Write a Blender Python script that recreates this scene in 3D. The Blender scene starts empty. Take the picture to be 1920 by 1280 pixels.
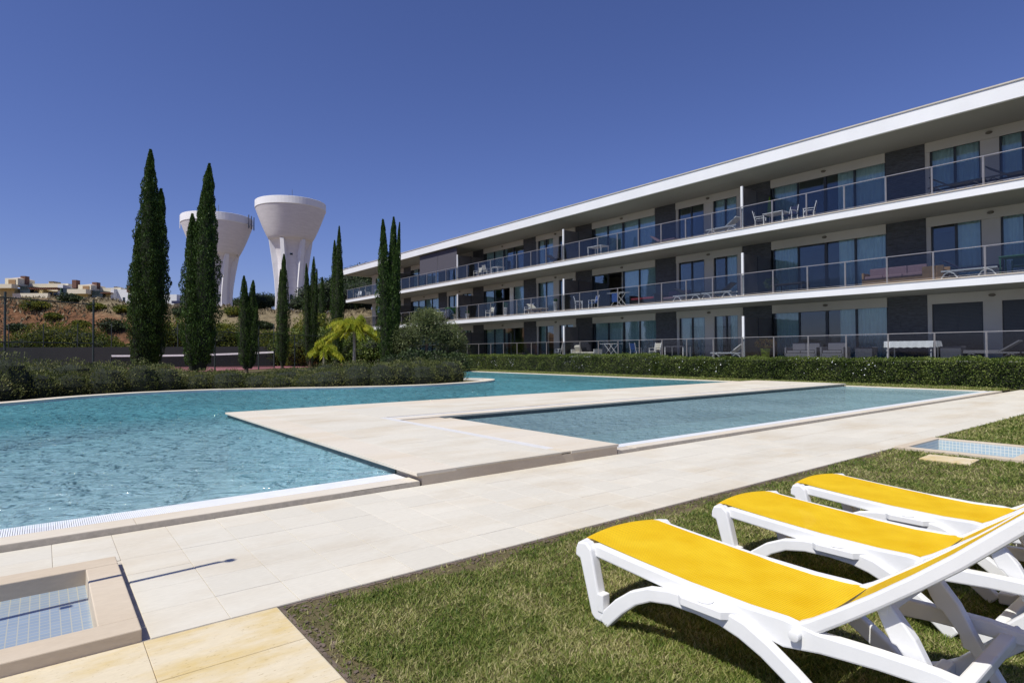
import bpy, math, random
import numpy as np
from mathutils import Vector, Matrix

random.seed(7)
rng = np.random.default_rng(7)
scn = bpy.context.scene
COL = scn.collection
R = math.radians

# ------------------------------------------------------------------ camera
EYE = 1.4
PIT, ROL, YAW = .0179217, -.0046621, .664213
fh = Vector((math.sin(YAW), math.cos(YAW), 0))
rh = Vector((math.cos(YAW), -math.sin(YAW), 0))
fw = fh*math.cos(PIT) + Vector((0, 0, 1))*math.sin(PIT)
up0 = rh.cross(fw)
rt = rh*math.cos(ROL) + up0*math.sin(ROL)
up = rt.cross(fw)
cd = bpy.data.cameras.new('camera')
cam = bpy.data.objects.new('camera', cd)
COL.objects.link(cam)
cam.matrix_world = Matrix(((rt.x, up.x, -fw.x, 0), (rt.y, up.y, -fw.y, 0), (rt.z, up.z, -fw.z, EYE), (0, 0, 0, 1)))
cd.sensor_width = 36
cd.lens = 1125.6/1920*36
cd.clip_start = .05
cd.clip_end = 5000
scn.camera = cam

# ------------------------------------------------------------------ light
SUN_EL = 57.0
to_sun = Vector((-math.cos(R(SUN_EL))*math.cos(R(5)), -math.cos(R(SUN_EL))*math.sin(R(5)), math.sin(R(SUN_EL))))
world = bpy.data.worlds.new('World')
scn.world = world
world.use_nodes = True
wn = world.node_tree
wn.nodes.clear()
sky = wn.nodes.new('ShaderNodeTexSky')
sky.sky_type = 'NISHITA'
sky.sun_disc = False
sky.sun_elevation = R(SUN_EL)
sky.sun_rotation = math.atan2(to_sun.x, to_sun.y)
sky.altitude = 200
sky.air_density = 1.0
sky.dust_density = .35
sky.ozone_density = 3.0
bg = wn.nodes.new('ShaderNodeBackground')
bg.inputs['Strength'].default_value = .085
# one even tint over the whole sky: the polarised, violet-leaning blue of the photograph
hs = wn.nodes.new('ShaderNodeMixRGB')
hs.blend_type = 'MULTIPLY'
hs.inputs[0].default_value = 1
hs.inputs[2].default_value = (.66, .66, 1.02, 1)
wo = wn.nodes.new('ShaderNodeOutputWorld')
wn.links.new(sky.outputs[0], hs.inputs[1])
wn.links.new(hs.outputs[0], bg.inputs['Color'])
wn.links.new(bg.outputs[0], wo.inputs[0])

sd = bpy.data.lights.new('sun', 'SUN')
sd.energy = 4.2
sd.angle = R(.55)
sd.color = (1, .968, .89)
sun = bpy.data.objects.new('sun', sd)
COL.objects.link(sun)
sun.rotation_euler = to_sun.to_track_quat('Z', 'Y').to_euler()
sun.location = (-20, -5, 40)

scn.view_settings.view_transform = 'Standard'
scn.view_settings.look = 'None'
scn.view_settings.exposure = .24
scn.view_settings.gamma = 1
scn.view_settings.use_curve_mapping = False
scn.render.engine = 'CYCLES'

# ------------------------------------------------------------------ helpers
def far(l, d, z=0):
    """world point at lateral l and depth d along the view heading of the terrain survey"""
    p = fh*d + rh*l
    return Vector((p.x, p.y, z))


def bear(px, d, z=0):
    return far((px-960)/1125.6*d, d, z)


class MB:
    def __init__(s):
        s.v = []
        s.f = []

    def add(s, vs, fs):
        o = len(s.v)
        s.v += [tuple(v) for v in vs]
        s.f += [tuple(i+o for i in f) for f in fs]
        return s

    def box(s, x0, x1, y0, y1, z0, z1):
        return s.add([(x0, y0, z0), (x1, y0, z0), (x1, y1, z0), (x0, y1, z0), (x0, y0, z1), (x1, y0, z1), (x1, y1, z1), (x0, y1, z1)],
                     [(3, 2, 1, 0), (4, 5, 6, 7), (0, 1, 5, 4), (1, 2, 6, 5), (2, 3, 7, 6), (3, 0, 4, 7)])

    def obox(s, c, ax, ay, az):
        c, ax, ay, az = Vector(c), Vector(ax), Vector(ay), Vector(az)
        vs = [c+ax*a+ay*b+az*d for d in (-1, 1) for a, b in ((-1, -1), (1, -1), (1, 1), (-1, 1))]
        return s.add(vs, [(3, 2, 1, 0), (4, 5, 6, 7), (0, 1, 5, 4), (1, 2, 6, 5), (2, 3, 7, 6), (3, 0, 4, 7)])

    def bar(s, p, q, w, h=None, upv=(0, 0, 1)):
        p, q = Vector(p), Vector(q)
        d = q-p
        L = d.length
        d.normalize()
        u = Vector(upv)
        side = d.cross(u)
        if side.length < 1e-3:
            side = d.cross(Vector((1, 0, 0)))
        side.normalize()
        u = side.cross(d)
        h = w if h is None else h
        return s.obox((p+q)/2, d*L/2, side*w/2, u*h/2)

    def tube(s, path, r, n=8, cap=True):
        path = [Vector(p) for p in path]
        rr = r if isinstance(r, (list, tuple)) else [r]*len(path)
        vs, fs = [], []
        prev = None
        for i, p in enumerate(path):
            a = path[min(i+1, len(path)-1)]-path[max(i-1, 0)]
            a.normalize()
            if prev is None:
                t = Vector((0, 0, 1)) if abs(a.z) < .9 else Vector((1, 0, 0))
                u = a.cross(t).normalized()
            else:
                u = (prev-a*prev.dot(a)).normalized()
            prev = u
            w = a.cross(u)
            for k in range(n):
                t = 2*math.pi*k/n
                vs.append(p+(u*math.cos(t)+w*math.sin(t))*rr[i])
        for i in range(len(path)-1):
            for k in range(n):
                a = i*n+k
                b = i*n+(k+1) % n
                fs.append((a, b, b+n, a+n))
        if cap:
            fs.append(tuple(range(n-1, -1, -1)))
            fs.append(tuple(range((len(path)-1)*n, len(path)*n)))
        return s.add(vs, fs)

    def prism(s, poly, z0, z1):
        """vertical prism over an XY polygon (counter-clockwise)"""
        n = len(poly)
        a = sum(poly[i][0]*poly[(i+1) % n][1]-poly[(i+1) % n][0]*poly[i][1] for i in range(n))
        if a < 0:
            poly = poly[::-1]
        vs = [(p[0], p[1], z0) for p in poly]+[(p[0], p[1], z1) for p in poly]
        fs = [tuple(range(n-1, -1, -1)), tuple(range(n, 2*n))]
        for i in range(n):
            j = (i+1) % n
            fs.append((i, j, j+n, i+n))
        return s.add(vs, fs)

    def profx(s, poly, x0, x1):
        """extrude a (y,z) polygon along x"""
        n = len(poly)
        a = sum(poly[i][0]*poly[(i+1) % n][1]-poly[(i+1) % n][0]*poly[i][1] for i in range(n))
        if a < 0:
            poly = poly[::-1]
        vs = [(x0, p[0], p[1]) for p in poly]+[(x1, p[0], p[1]) for p in poly]
        fs = [tuple(range(n-1, -1, -1)), tuple(range(n, 2*n))]
        for i in range(n):
            j = (i+1) % n
            fs.append((i, j, j+n, i+n))
        return s.add(vs, fs)

    def band(s, cl, w, x0, x1, n=None):
        """a flat band: centre line of (y,z) points with widths, extruded along x"""
        pts = [Vector((p[0], p[1])) for p in cl]
        ww = w if isinstance(w, (list, tuple)) else [w]*len(pts)
        L, Rr = [], []
        for i, p in enumerate(pts):
            a = pts[min(i+1, len(pts)-1)]-pts[max(i-1, 0)]
            a.normalize()
            nrm = Vector((-a.y, a.x))
            L.append(p+nrm*ww[i]/2)
            Rr.append(p-nrm*ww[i]/2)
        m = len(pts)
        vs = [(x0, p.x, p.y) for p in L]+[(x0, p.x, p.y) for p in Rr]+[(x1, p.x, p.y) for p in L]+[(x1, p.x, p.y) for p in Rr]
        fs = []
        for i in range(m-1):
            fs += [(i, i+1, m+i+1, m+i), (2*m+i+1, 2*m+i, 3*m+i, 3*m+i+1), (i+1, i, 2*m+i, 2*m+i+1), (m+i, m+i+1, 3*m+i+1, 3*m+i)]
        fs += [(0, m, 3*m, 2*m), (2*m-1, m-1, 3*m-1, 4*m-1)]
        return s.add(vs, fs)

    def lathe(s, prof, n=24, c=(0, 0, 0)):
        vs, fs = [], []
        for r, z in prof:
            for k in range(n):
                t = 2*math.pi*k/n
                vs.append((c[0]+r*math.cos(t), c[1]+r*math.sin(t), c[2]+z))
        for i in range(len(prof)-1):
            for k in range(n):
                a = i*n+k
                b = i*n+(k+1) % n
                fs.append((a, b, b+n, a+n))
        fs.append(tuple(range(n-1, -1, -1)))
        fs.append(tuple(range((len(prof)-1)*n, len(prof)*n)))
        return s.add(vs, fs)

    def build(s, name, m, parent=None, smooth=False, bevel=0, origin=None, seg=2):
        me = bpy.data.meshes.new(name)
        v = s.v
        if origin is not None:
            ox, oy, oz = origin
            v = [(a-ox, b-oy, c-oz) for a, b, c in v]
        me.from_pydata(v, [], s.f)
        import bmesh
        bm = bmesh.new()
        bm.from_mesh(me)
        bmesh.ops.recalc_face_normals(bm, faces=bm.faces)
        if bevel:
            bmesh.ops.bevel(bm, geom=[e for e in bm.edges if len(e.link_faces) == 2 and e.calc_face_angle() > .5], offset=bevel, segments=seg, affect='EDGES', profile=.5)
        bm.to_mesh(me)
        bm.free()
        if smooth:
            me.polygons.foreach_set('use_smooth', [True]*len(me.polygons))
            try:
                me.set_sharp_from_angle(angle=R(40))
            except Exception:
                pass
        me.materials.append(m)
        o = bpy.data.objects.new(name, me)
        COL.objects.link(o)
        if parent:
            o.parent = parent
        return o


def thing(name, label, cat, loc=(0, 0, 0), rz=0, group=None):
    o = bpy.data.objects.new(name, None)
    o.empty_display_size = .2
    COL.objects.link(o)
    o.location = loc
    o.rotation_euler = (0, 0, rz)
    o['label'] = label
    o['category'] = cat
    if group:
        o['group'] = group
    return o


def tag(o, label=None, cat=None, group=None, kind=None):
    if label:
        o['label'] = label
    if cat:
        o['category'] = cat
    if group:
        o['group'] = group
    if kind:
        o['kind'] = kind
    return o


def kids(o):
    return [c for c in list(COL.objects) if c.parent == o]


def dup(root, loc, rz, label, group=None, scale=None):
    r = root.copy()
    COL.objects.link(r)
    r.location = loc
    r.rotation_euler = (0, 0, rz)
    r['label'] = label
    if group:
        r['group'] = group
    if scale:
        r.scale = scale
    for ch in root.children:
        c = ch.copy()
        COL.objects.link(c)
        c.parent = r
        for g in ch.children:
            d = g.copy()
            COL.objects.link(d)
            d.parent = c
    return r


def raw_mesh(name, V, F, m, parent=None, smooth=False):
    """V (n,3) float array, F (k,c) int array with constant corner count"""
    me = bpy.data.meshes.new(name)
    n, (k, c) = len(V), F.shape
    me.vertices.add(n)
    me.vertices.foreach_set('co', np.ascontiguousarray(V, dtype=np.float32).ravel())
    me.loops.add(k*c)
    me.loops.foreach_set('vertex_index', F.astype(np.int32).ravel())
    me.polygons.add(k)
    me.polygons.foreach_set('loop_start', np.arange(0, k*c, c, dtype=np.int32))
    me.polygons.foreach_set('loop_total', np.full(k, c, dtype=np.int32))
    me.update(calc_edges=True)
    if smooth:
        me.polygons.foreach_set('use_smooth', np.ones(k, dtype=bool))
    me.materials.append(m)
    o = bpy.data.objects.new(name, me)
    COL.objects.link(o)
    if parent:
        o.parent = parent
    return o


def unit(a):
    return a/(np.linalg.norm(a, axis=1, keepdims=True)+1e-9)


def leaves(C, D, size, aspect=.45, jitter=.6):
    """diamond leaves centred on C pointing along D"""
    n = len(C)
    D = unit(D+rng.normal(0, jitter, (n, 3)))
    U = unit(np.cross(D, rng.normal(0, 1, (n, 3))))
    sz = (size*rng.uniform(.6, 1.35, n))[:, None] if np.isscalar(size) else (size*rng.uniform(.6, 1.35, n))[:, None]
    V = np.empty((n, 4, 3))
    V[:, 0] = C-D*sz*.5
    V[:, 1] = C+U*sz*aspect*.5
    V[:, 2] = C+D*sz*.5
    V[:, 3] = C-U*sz*aspect*.5
    return V.reshape(-1, 3), np.arange(n*4).reshape(n, 4)


def join_arrays(parts):
    Vs, Fs, o = [], [], 0
    for V, F in parts:
        Vs.append(V)
        Fs.append(F+o)
        o += len(V)
    return np.concatenate(Vs), np.concatenate(Fs)


def vnoise(P, scale, seed=0, octaves=3):
    """cheap smooth value noise on (n,2) or (n,3) positions, about 0..1"""
    out = np.zeros(len(P))
    amp, tot = 1, 0
    r2 = np.random.default_rng(seed)
    for o in range(octaves):
        k = r2.normal(0, 1, (5, P.shape[1]))/scale*(2**o)*2.2
        ph = r2.uniform(0, 6.28, 5)
        out += amp*np.mean(np.sin(P@k.T+ph), axis=1)
        tot += amp
        amp *= .55
    return np.clip(.5+out/tot*.9, 0, 1)


# ------------------------------------------------------------------ materials
def newmat(name):
    m = bpy.data.materials.new(name)
    m.use_nodes = True
    nt = m.node_tree
    b = nt.nodes['Principled BSDF']
    return m, nt, b


def N(nt, t, **kw):
    n = nt.nodes.new(t)
    for k, v in kw.items():
        if k in n.inputs:
            n.inputs[k].default_value = v
        else:
            setattr(n, k, v)
    return n


def ramp(nt, fac, stops):
    r = nt.nodes.new('ShaderNodeValToRGB')
    e = r.color_ramp.elements
    e[0].position, e[0].color = stops[0][0], (*stops[0][1], 1)
    e[1].position, e[1].color = stops[-1][0], (*stops[-1][1], 1)
    for p, c in stops[1:-1]:
        x = e.new(p)
        x.color = (*c, 1)
    nt.links.new(fac, r.inputs[0])
    return r


def plain(name, c, rough=.6, var=.12, scale=6, bump=0, bscale=60, metal=0, spec=.5, coords='Object', stretch=None):
    m, nt, b = newmat(name)
    tc = N(nt, 'ShaderNodeTexCoord')
    src = tc.outputs[coords]
    if stretch:
        mp = N(nt, 'ShaderNodeMapping')
        mp.inputs['Scale'].default_value = stretch
        nt.links.new(src, mp.inputs[0])
        src = mp.outputs[0]
    n = N(nt, 'ShaderNodeTexNoise', Scale=scale, Detail=6.0, Roughness=.6)
    nt.links.new(src, n.inputs['Vector'])
    lo = tuple(x*(1-var) for x in c)
    hi = tuple(min(1, x*(1+var)) for x in c)
    r = ramp(nt, n.outputs[0], [(.3, lo), (.7, hi)])
    nt.links.new(r.outputs[0], b.inputs['Base Color'])
    b.inputs['Roughness'].default_value = rough
    b.inputs['Metallic'].default_value = metal
    b.inputs['Specular IOR Level'].default_value = spec
    if bump:
        n2 = N(nt, 'ShaderNodeTexNoise', Scale=bscale, Detail=4.0)
        nt.links.new(src, n2.inputs['Vector'])
        bp = N(nt, 'ShaderNodeBump', Strength=bump, Distance=.01)
        nt.links.new(n2.outputs[0], bp.inputs['Height'])
        nt.links.new(bp.outputs[0], b.inputs['Normal'])
    return m


def foliage(name, cols, scale=1.2, trans=.25, rough=.55):
    """cols: dark, mid, light - varied per leaf and by clump"""
    m, nt, b = newmat(name)
    g = N(nt, 'ShaderNodeNewGeometry')
    tc = N(nt, 'ShaderNodeTexCoord')
    n = N(nt, 'ShaderNodeTexNoise', Scale=scale, Detail=3.0)
    nt.links.new(tc.outputs['Object'], n.inputs['Vector'])
    mx = N(nt, 'ShaderNodeMath', operation='MULTIPLY_ADD')
    nt.links.new(g.outputs['Random Per Island'], mx.inputs[0])
    mx.inputs[1].default_value = .55
    nt.links.new(n.outputs[0], mx.inputs[2])
    sb = N(nt, 'ShaderNodeMath', operation='SUBTRACT')
    nt.links.new(mx.outputs[0], sb.inputs[0])
    sb.inputs[1].default_value = .27
    k = len(cols)
    r = ramp(nt, sb.outputs[0], [(.2+.6*i/(k-1), c) for i, c in enumerate(cols)])
    nt.links.new(r.outputs[0], b.inputs['Base Color'])
    b.inputs['Roughness'].default_value = rough
    b.inputs['Specular IOR Level'].default_value = .3
    tr = N(nt, 'ShaderNodeBsdfTranslucent')
    nt.links.new(r.outputs[0], tr.inputs['Color'])
    ms = N(nt, 'ShaderNodeMixShader')
    ms.inputs[0].default_value = trans
    nt.links.new(b.outputs[0], ms.inputs[1])
    nt.links.new(tr.outputs[0], ms.inputs[2])
    nt.links.new(ms.outputs[0], nt.nodes['Material Output'].inputs['Surface'])
    return m


def stone(name, base, stain, joint=None, rand=.08, grain=.04, rough=.7, thr=(.45, .75), sscale=1.2, pits=False):
    """limestone: fine grain, big pale/dark stains and a tone of its own for every slab"""
    m, nt, b = newmat(name)
    geo = N(nt, 'ShaderNodeNewGeometry')
    oi = N(nt, 'ShaderNodeObjectInfo')
    mp = N(nt, 'ShaderNodeMapping')
    mp.inputs['Scale'].default_value = (.5, 1.1, 1)
    nt.links.new(geo.outputs['Position'], mp.inputs[0])
    n1 = N(nt, 'ShaderNodeTexNoise', Scale=sscale, Detail=7.0, Roughness=.62)
    nt.links.new(mp.outputs[0], n1.inputs['Vector'])
    add = N(nt, 'ShaderNodeMath', operation='MULTIPLY_ADD')
    nt.links.new(oi.outputs['Random'], add.inputs[0])
    add.inputs[1].default_value = .16
    nt.links.new(n1.outputs[0], add.inputs[2])
    r1 = ramp(nt, add.outputs[0], [(thr[0], base), (thr[1], stain)])
    n2 = N(nt, 'ShaderNodeTexNoise', Scale=45.0, Detail=6.0, Roughness=.7)
    mp2 = N(nt, 'ShaderNodeMapping')
    mp2.inputs['Scale'].default_value = (.35, 1.2, 1)
    nt.links.new(geo.outputs['Position'], mp2.inputs[0])
    nt.links.new(mp2.outputs[0], n2.inputs['Vector'])
    r2 = ramp(nt, n2.outputs[0], [(.35, (1-grain*2,)*3), (.65, (1,)*3)])
    mx = N(nt, 'ShaderNodeMixRGB', blend_type='MULTIPLY')
    mx.inputs[0].default_value = 1
    nt.links.new(r1.outputs[0], mx.inputs[1])
    nt.links.new(r2.outputs[0], mx.inputs[2])
    r3 = ramp(nt, oi.outputs['Random'], [(0, (1-rand,)*3), (1, (1,)*3)])
    mx2 = N(nt, 'ShaderNodeMixRGB', blend_type='MULTIPLY')
    mx2.inputs[0].default_value = 1
    nt.links.new(mx.outputs[0], mx2.inputs[1])
    nt.links.new(r3.outputs[0], mx2.inputs[2])
    out = mx2.outputs[0]
    if pits:
        v = N(nt, 'ShaderNodeTexNoise', Scale=130.0, Detail=3.0)
        nt.links.new(mp2.outputs[0], v.inputs['Vector'])
        rv = ramp(nt, v.outputs[0], [(.27, (.45, .36, .22)), (.34, (1, 1, 1))])
        mx3 = N(nt, 'ShaderNodeMixRGB', blend_type='MULTIPLY')
        mx3.inputs[0].default_value = .8
        nt.links.new(out, mx3.inputs[1])
        nt.links.new(rv.outputs[0], mx3.inputs[2])
        out = mx3.outputs[0]
    nt.links.new(out, b.inputs['Base Color'])
    b.inputs['Roughness'].default_value = rough
    b.inputs['Specular IOR Level'].default_value = .3
    bp = N(nt, 'ShaderNodeBump', Strength=.25, Distance=.004)
    nt.links.new(n2.outputs[0], bp.inputs['Height'])
    nt.links.new(bp.outputs[0], b.inputs['Normal'])
    return m


def tiles(name, c1, c2, mortar, size=.035, msize=.06, rough=.25, axes='XY'):
    m, nt, b = newmat(name)
    geo = N(nt, 'ShaderNodeNewGeometry')
    br = N(nt, 'ShaderNodeTexBrick')
    br.offset = 0
    br.inputs['Color1'].default_value = (*c1, 1)
    br.inputs['Color2'].default_value = (*c2, 1)
    br.inputs['Mortar'].default_value = (*mortar, 1)
    br.inputs['Scale'].default_value = 1
    br.inputs['Mortar Size'].default_value = msize*size
    br.inputs['Brick Width'].default_value = size
    br.inputs['Row Height'].default_value = size
    src = geo.outputs['Position']
    if axes != 'XY':
        sep = N(nt, 'ShaderNodeSeparateXYZ')
        com = N(nt, 'ShaderNodeCombineXYZ')
        nt.links.new(src, sep.inputs[0])
        ad = N(nt, 'ShaderNodeMath', operation='ADD')
        nt.links.new(sep.outputs[0], ad.inputs[0])
        nt.links.new(sep.outputs[1], ad.inputs[1])
        nt.links.new(ad.outputs[0], com.inputs[0])
        nt.links.new(sep.outputs[2], com.inputs[1])
        src = com.outputs[0]
    nt.links.new(src, br.inputs['Vector'])
    nt.links.new(br.outputs['Color'], b.inputs['Base Color'])
    b.inputs['Roughness'].default_value = rough
    return m


def thin_glass(name, tint, refl=1.0, rough=.02, cap=1.0):
    m, nt, b = newmat(name)
    nt.nodes.remove(b)
    t = N(nt, 'ShaderNodeBsdfTransparent')
    t.inputs[0].default_value = (*tint, 1)
    g = N(nt, 'ShaderNodeBsdfGlossy')
    g.inputs['Roughness'].default_value = rough
    g.inputs['Color'].default_value = (.95, .97, 1, 1)
    fr = N(nt, 'ShaderNodeFresnel')
    fr.inputs[0].default_value = 1.5
    mu = N(nt, 'ShaderNodeMath', operation='MULTIPLY')
    nt.links.new(fr.outputs[0], mu.inputs[0])
    mu.inputs[1].default_value = refl
    mn = N(nt, 'ShaderNodeMath', operation='MINIMUM')
    nt.links.new(mu.outputs[0], mn.inputs[0])
    mn.inputs[1].default_value = cap
    ms = N(nt, 'ShaderNodeMixShader')
    nt.links.new(mn.outputs[0], ms.inputs[0])
    nt.links.new(t.outputs[0], ms.inputs[1])
    nt.links.new(g.outputs[0], ms.inputs[2])
    nt.links.new(ms.outputs[0], nt.nodes['Material Output'].inputs['Surface'])
    return m


def water_mat(name, body, tint, trans=.5, shallow=None, scale=(1.5, 4.5), strength=.5, cap=.42):
    m, nt, b = newmat(name)
    geo = N(nt, 'ShaderNodeNewGeometry')
    mp = N(nt, 'ShaderNodeMapping')
    mp.inputs['Rotation'].default_value = (0, 0, R(25))
    mp.inputs['Scale'].default_value = (1, 1.5, 1)
    nt.links.new(geo.outputs['Position'], mp.inputs[0])
    n1 = N(nt, 'ShaderNodeTexNoise', Scale=scale[0], Detail=3.0, Roughness=.55, Distortion=.8)
    n2 = N(nt, 'ShaderNodeTexNoise', Scale=scale[1], Detail=4.0, Roughness=.6, Distortion=1.2)
    n2.noise_type = 'RIDGED_MULTIFRACTAL'
    n2.inputs['Detail'].default_value = 2.0
    n2.inputs['Roughness'].default_value = .45
    nt.links.new(mp.outputs[0], n1.inputs['Vector'])
    nt.links.new(mp.outputs[0], n2.inputs['Vector'])
    ad = N(nt, 'ShaderNodeMath', operation='MULTIPLY_ADD')
    nt.links.new(n2.outputs[0], ad.inputs[0])
    ad.inputs[1].default_value = .09
    nt.links.new(n1.outputs[0], ad.inputs[2])
    bp = N(nt, 'ShaderNodeBump', Strength=strength, Distance=.45)
    nt.links.new(ad.outputs[0], bp.inputs['Height'])
    nt.nodes.remove(b)
    df = N(nt, 'ShaderNodeBsdfDiffuse')
    # water body colour drifts in broad noise patches
    n3 = N(nt, 'ShaderNodeTexNoise', Scale=.35, Detail=2.0)
    nt.links.new(geo.outputs['Position'], n3.inputs['Vector'])
    r = ramp(nt, n3.outputs[0], [(.35, tuple(x*.75 for x in body)), (.65, body)])
    nt.links.new(r.outputs[0], df.inputs['Color'])
    nt.links.new(bp.outputs[0], df.inputs['Normal'])
    tr = N(nt, 'ShaderNodeBsdfTransparent')
    tr.inputs[0].default_value = (*tint, 1)
    m1 = N(nt, 'ShaderNodeMixShader')
    m1.inputs[0].default_value = trans
    nt.links.new(df.outputs[0], m1.inputs[1])
    nt.links.new(tr.outputs[0], m1.inputs[2])
    if shallow:   # clearer where the floor rises to the edge: less water to look through
        se = N(nt, 'ShaderNodeSeparateXYZ')
        nt.links.new(geo.outputs['Position'], se.inputs[0])
        mr_ = N(nt, 'ShaderNodeMapRange')
        mr_.inputs['From Min'].default_value = shallow[0]
        mr_.inputs['From Max'].default_value = shallow[1]
        mr_.inputs['To Min'].default_value = .74
        mr_.inputs['To Max'].default_value = trans
        nt.links.new(se.outputs[1], mr_.inputs[0])
        nt.links.new(mr_.outputs[0], m1.inputs[0])
        tc_ = ramp(nt, mr_.outputs[0], [(trans, tint), (.74, (.88, .95, .96))])
        nt.links.new(tc_.outputs[0], tr.inputs[0])
        bc_ = ramp(nt, mr_.outputs[0], [(trans, (0, 0, 0)), (.74, (1, 1, 1))])
        bm_ = N(nt, 'ShaderNodeMixRGB')
        nt.links.new(bc_.outputs[0], bm_.inputs[0])
        nt.links.new(r.outputs[0], bm_.inputs[1])
        bm_.inputs[2].default_value = (.55, .78, .88, 1)
        nt.links.new(bm_.outputs[0], df.inputs['Color'])
    gl = N(nt, 'ShaderNodeBsdfGlossy')
    gl.inputs['Roughness'].default_value = .05
    nt.links.new(bp.outputs[0], gl.inputs['Normal'])
    fr = N(nt, 'ShaderNodeFresnel')
    fr.inputs[0].default_value = 1.33
    nt.links.new(bp.outputs[0], fr.inputs['Normal'])
    mn = N(nt, 'ShaderNodeMath', operation='MINIMUM')   # ruffled water never mirrors fully at a low angle
    nt.links.new(fr.outputs[0], mn.inputs[0])
    mn.inputs[1].default_value = cap
    m2 = N(nt, 'ShaderNodeMixShader')
    nt.links.new(mn.outputs[0], m2.inputs[0])
    nt.links.new(m1.outputs[0], m2.inputs[1])
    nt.links.new(gl.outputs[0], m2.inputs[2])
    nt.links.new(m2.outputs[0], nt.nodes['Material Output'].inputs['Surface'])
    return m


def mix_ground(name, a, b_, c, s1=.6, s2=12, s3=90, bump=.6):
    m, nt, b = newmat(name)
    geo = N(nt, 'ShaderNodeNewGeometry')
    n1 = N(nt, 'ShaderNodeTexNoise', Scale=s1, Detail=8.0, Roughness=.65)
    n2 = N(nt, 'ShaderNodeTexNoise', Scale=s2, Detail=6.0, Roughness=.7)
    n3 = N(nt, 'ShaderNodeTexNoise', Scale=s3, Detail=4.0, Roughness=.7)
    for n in (n1, n2, n3):
        nt.links.new(geo.outputs['Position'], n.inputs['Vector'])
    r1 = ramp(nt, n1.outputs[0], [(.4, a), (.6, b_)])
    f = ramp(nt, n2.outputs[0], [(.45, (0, 0, 0)), (.68, (1, 1, 1))])
    mx = N(nt, 'ShaderNodeMixRGB')
    nt.links.new(f.outputs[0], mx.inputs[0])
    nt.links.new(r1.outputs[0], mx.inputs[1])
    mx.inputs[2].default_value = (*c, 1)
    r3 = ramp(nt, n3.outputs[0], [(.3, (.6,)*3), (.7, (1.25,)*3)])
    m3 = N(nt, 'ShaderNodeMixRGB', blend_type='MULTIPLY')
    m3.inputs[0].default_value = 1
    nt.links.new(mx.outputs[0], m3.inputs[1])
    nt.links.new(r3.outputs[0], m3.inputs[2])
    nt.links.new(m3.outputs[0], b.inputs['Base Color'])
    b.inputs['Roughness'].default_value = .95
    b.inputs['Specular IOR Level'].default_value = .1
    bp = N(nt, 'ShaderNodeBump', Strength=bump, Distance=.03)
    nt.links.new(n3.outputs[0], bp.inputs['Height'])
    nt.links.new(bp.outputs[0], b.inputs['Normal'])
    return m


M = {}
M['deck'] = stone('limestone_deck', (.68, .64, .545), (.57, .50, .385), thr=(.54, .84), rand=.09)
M['deck_yellow'] = stone('yellow_limestone', (.68, .59, .42), (.62, .48, .23), thr=(.50, .70), sscale=3.5, pits=True, rand=.03)
M['coping'] = stone('coping_limestone', (.68, .62, .52), (.60, .51, .38), thr=(.5, .9), rand=.05)
M['joint'] = plain('mortar', (.50, .45, .37), .9, .15, 20)
M['curb'] = stone('curb_stone', (.62, .53, .41), (.52, .42, .30), thr=(.5, .9))
M['white_tile'] = plain('white_pool_tile', (.78, .80, .82), .35, .04, 5)
M['pale_tile'] = plain('pale_drain_tile', (.66, .65, .63), .5, .06, 9)
M['grate'] = plain('white_plastic_grate', (.80, .81, .83), .4, .04, 5)
M['dark_gap'] = plain('dark_gap', (.03, .03, .03), .8)
M['pool_tile'] = tiles('pool_mosaic', (.56, .72, .75), (.64, .77, .80), (.78, .82, .82), .04)
M['pool_wall'] = tiles('pool_wall_mosaic', (.26, .48, .54), (.34, .55, .60), (.5, .6, .6), .04, axes='V')
M['basin_tile'] = tiles('basin_mosaic', (.26, .32, .38), (.29, .35, .41), (.42, .42, .35), .045, .06, rough=.12)
M['basin_wall'] = tiles('basin_wall_mosaic', (.36, .47, .52), (.42, .52, .57), (.68, .68, .6), .045, .09, axes='V')
M['shaded_waterline'] = tiles('shaded_waterline_mosaic', (.045, .075, .09), (.06, .09, .105), (.14, .16, .17), .04, .06, axes='V')  # dark tile, with the undershadow of the coping put into its colour
M['water'] = water_mat('pool_water', (.13, .38, .43), (.60, .86, .90), .36, shallow=(5.9, 15.0), scale=(2.6, 4.6), strength=1.0)
M['water2'] = water_mat('small_pool_water', (.36, .52, .54), (.66, .86, .88), .38, scale=(3.4, 6.0), strength=.6, cap=.34)
M['lawn'] = mix_ground('lawn', (.085, .09, .03), (.16, .13, .07), (.20, .155, .095), s1=1.3, s2=6)
M['dry'] = mix_ground('dry_land', (.24, .18, .10), (.33, .26, .15), (.16, .12, .07), s1=.15, s2=.6, s3=5, bump=1)
M['soil'] = plain('dark_soil', (.14, .105, .08), .95, .35, 9, bump=.8, bscale=30)
M['white_paint'] = plain('white_render', (.74, .745, .75), .6, .05, .8, stretch=(3, .6, .25))
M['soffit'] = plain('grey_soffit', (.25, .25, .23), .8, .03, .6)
M['cream'] = plain('cream_render', (.45, .44, .41), .8, .04, .8)
M['floor_tile'] = plain('balcony_floor', (.50, .44, .37), .7, .1, 3)
M['lip'] = plain('balcony_edge_stone', (.50, .46, .40), .7, .1, 3)
M['clad'] = plain('slate_cladding', (.050, .055, .064), .6, .5, 7, bump=.5, bscale=22, stretch=(.6, .6, 4))
M['frame'] = plain('dark_window_frame', (.022, .028, .035), .4, .1, 4)
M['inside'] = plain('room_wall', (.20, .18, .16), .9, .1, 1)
M['pane'] = thin_glass('window_glass', (.74, .84, .86), 1.5, cap=.25)
M['rail_glass'] = thin_glass('railing_glass', (.70, .72, .74), .6, cap=.07)
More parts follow.
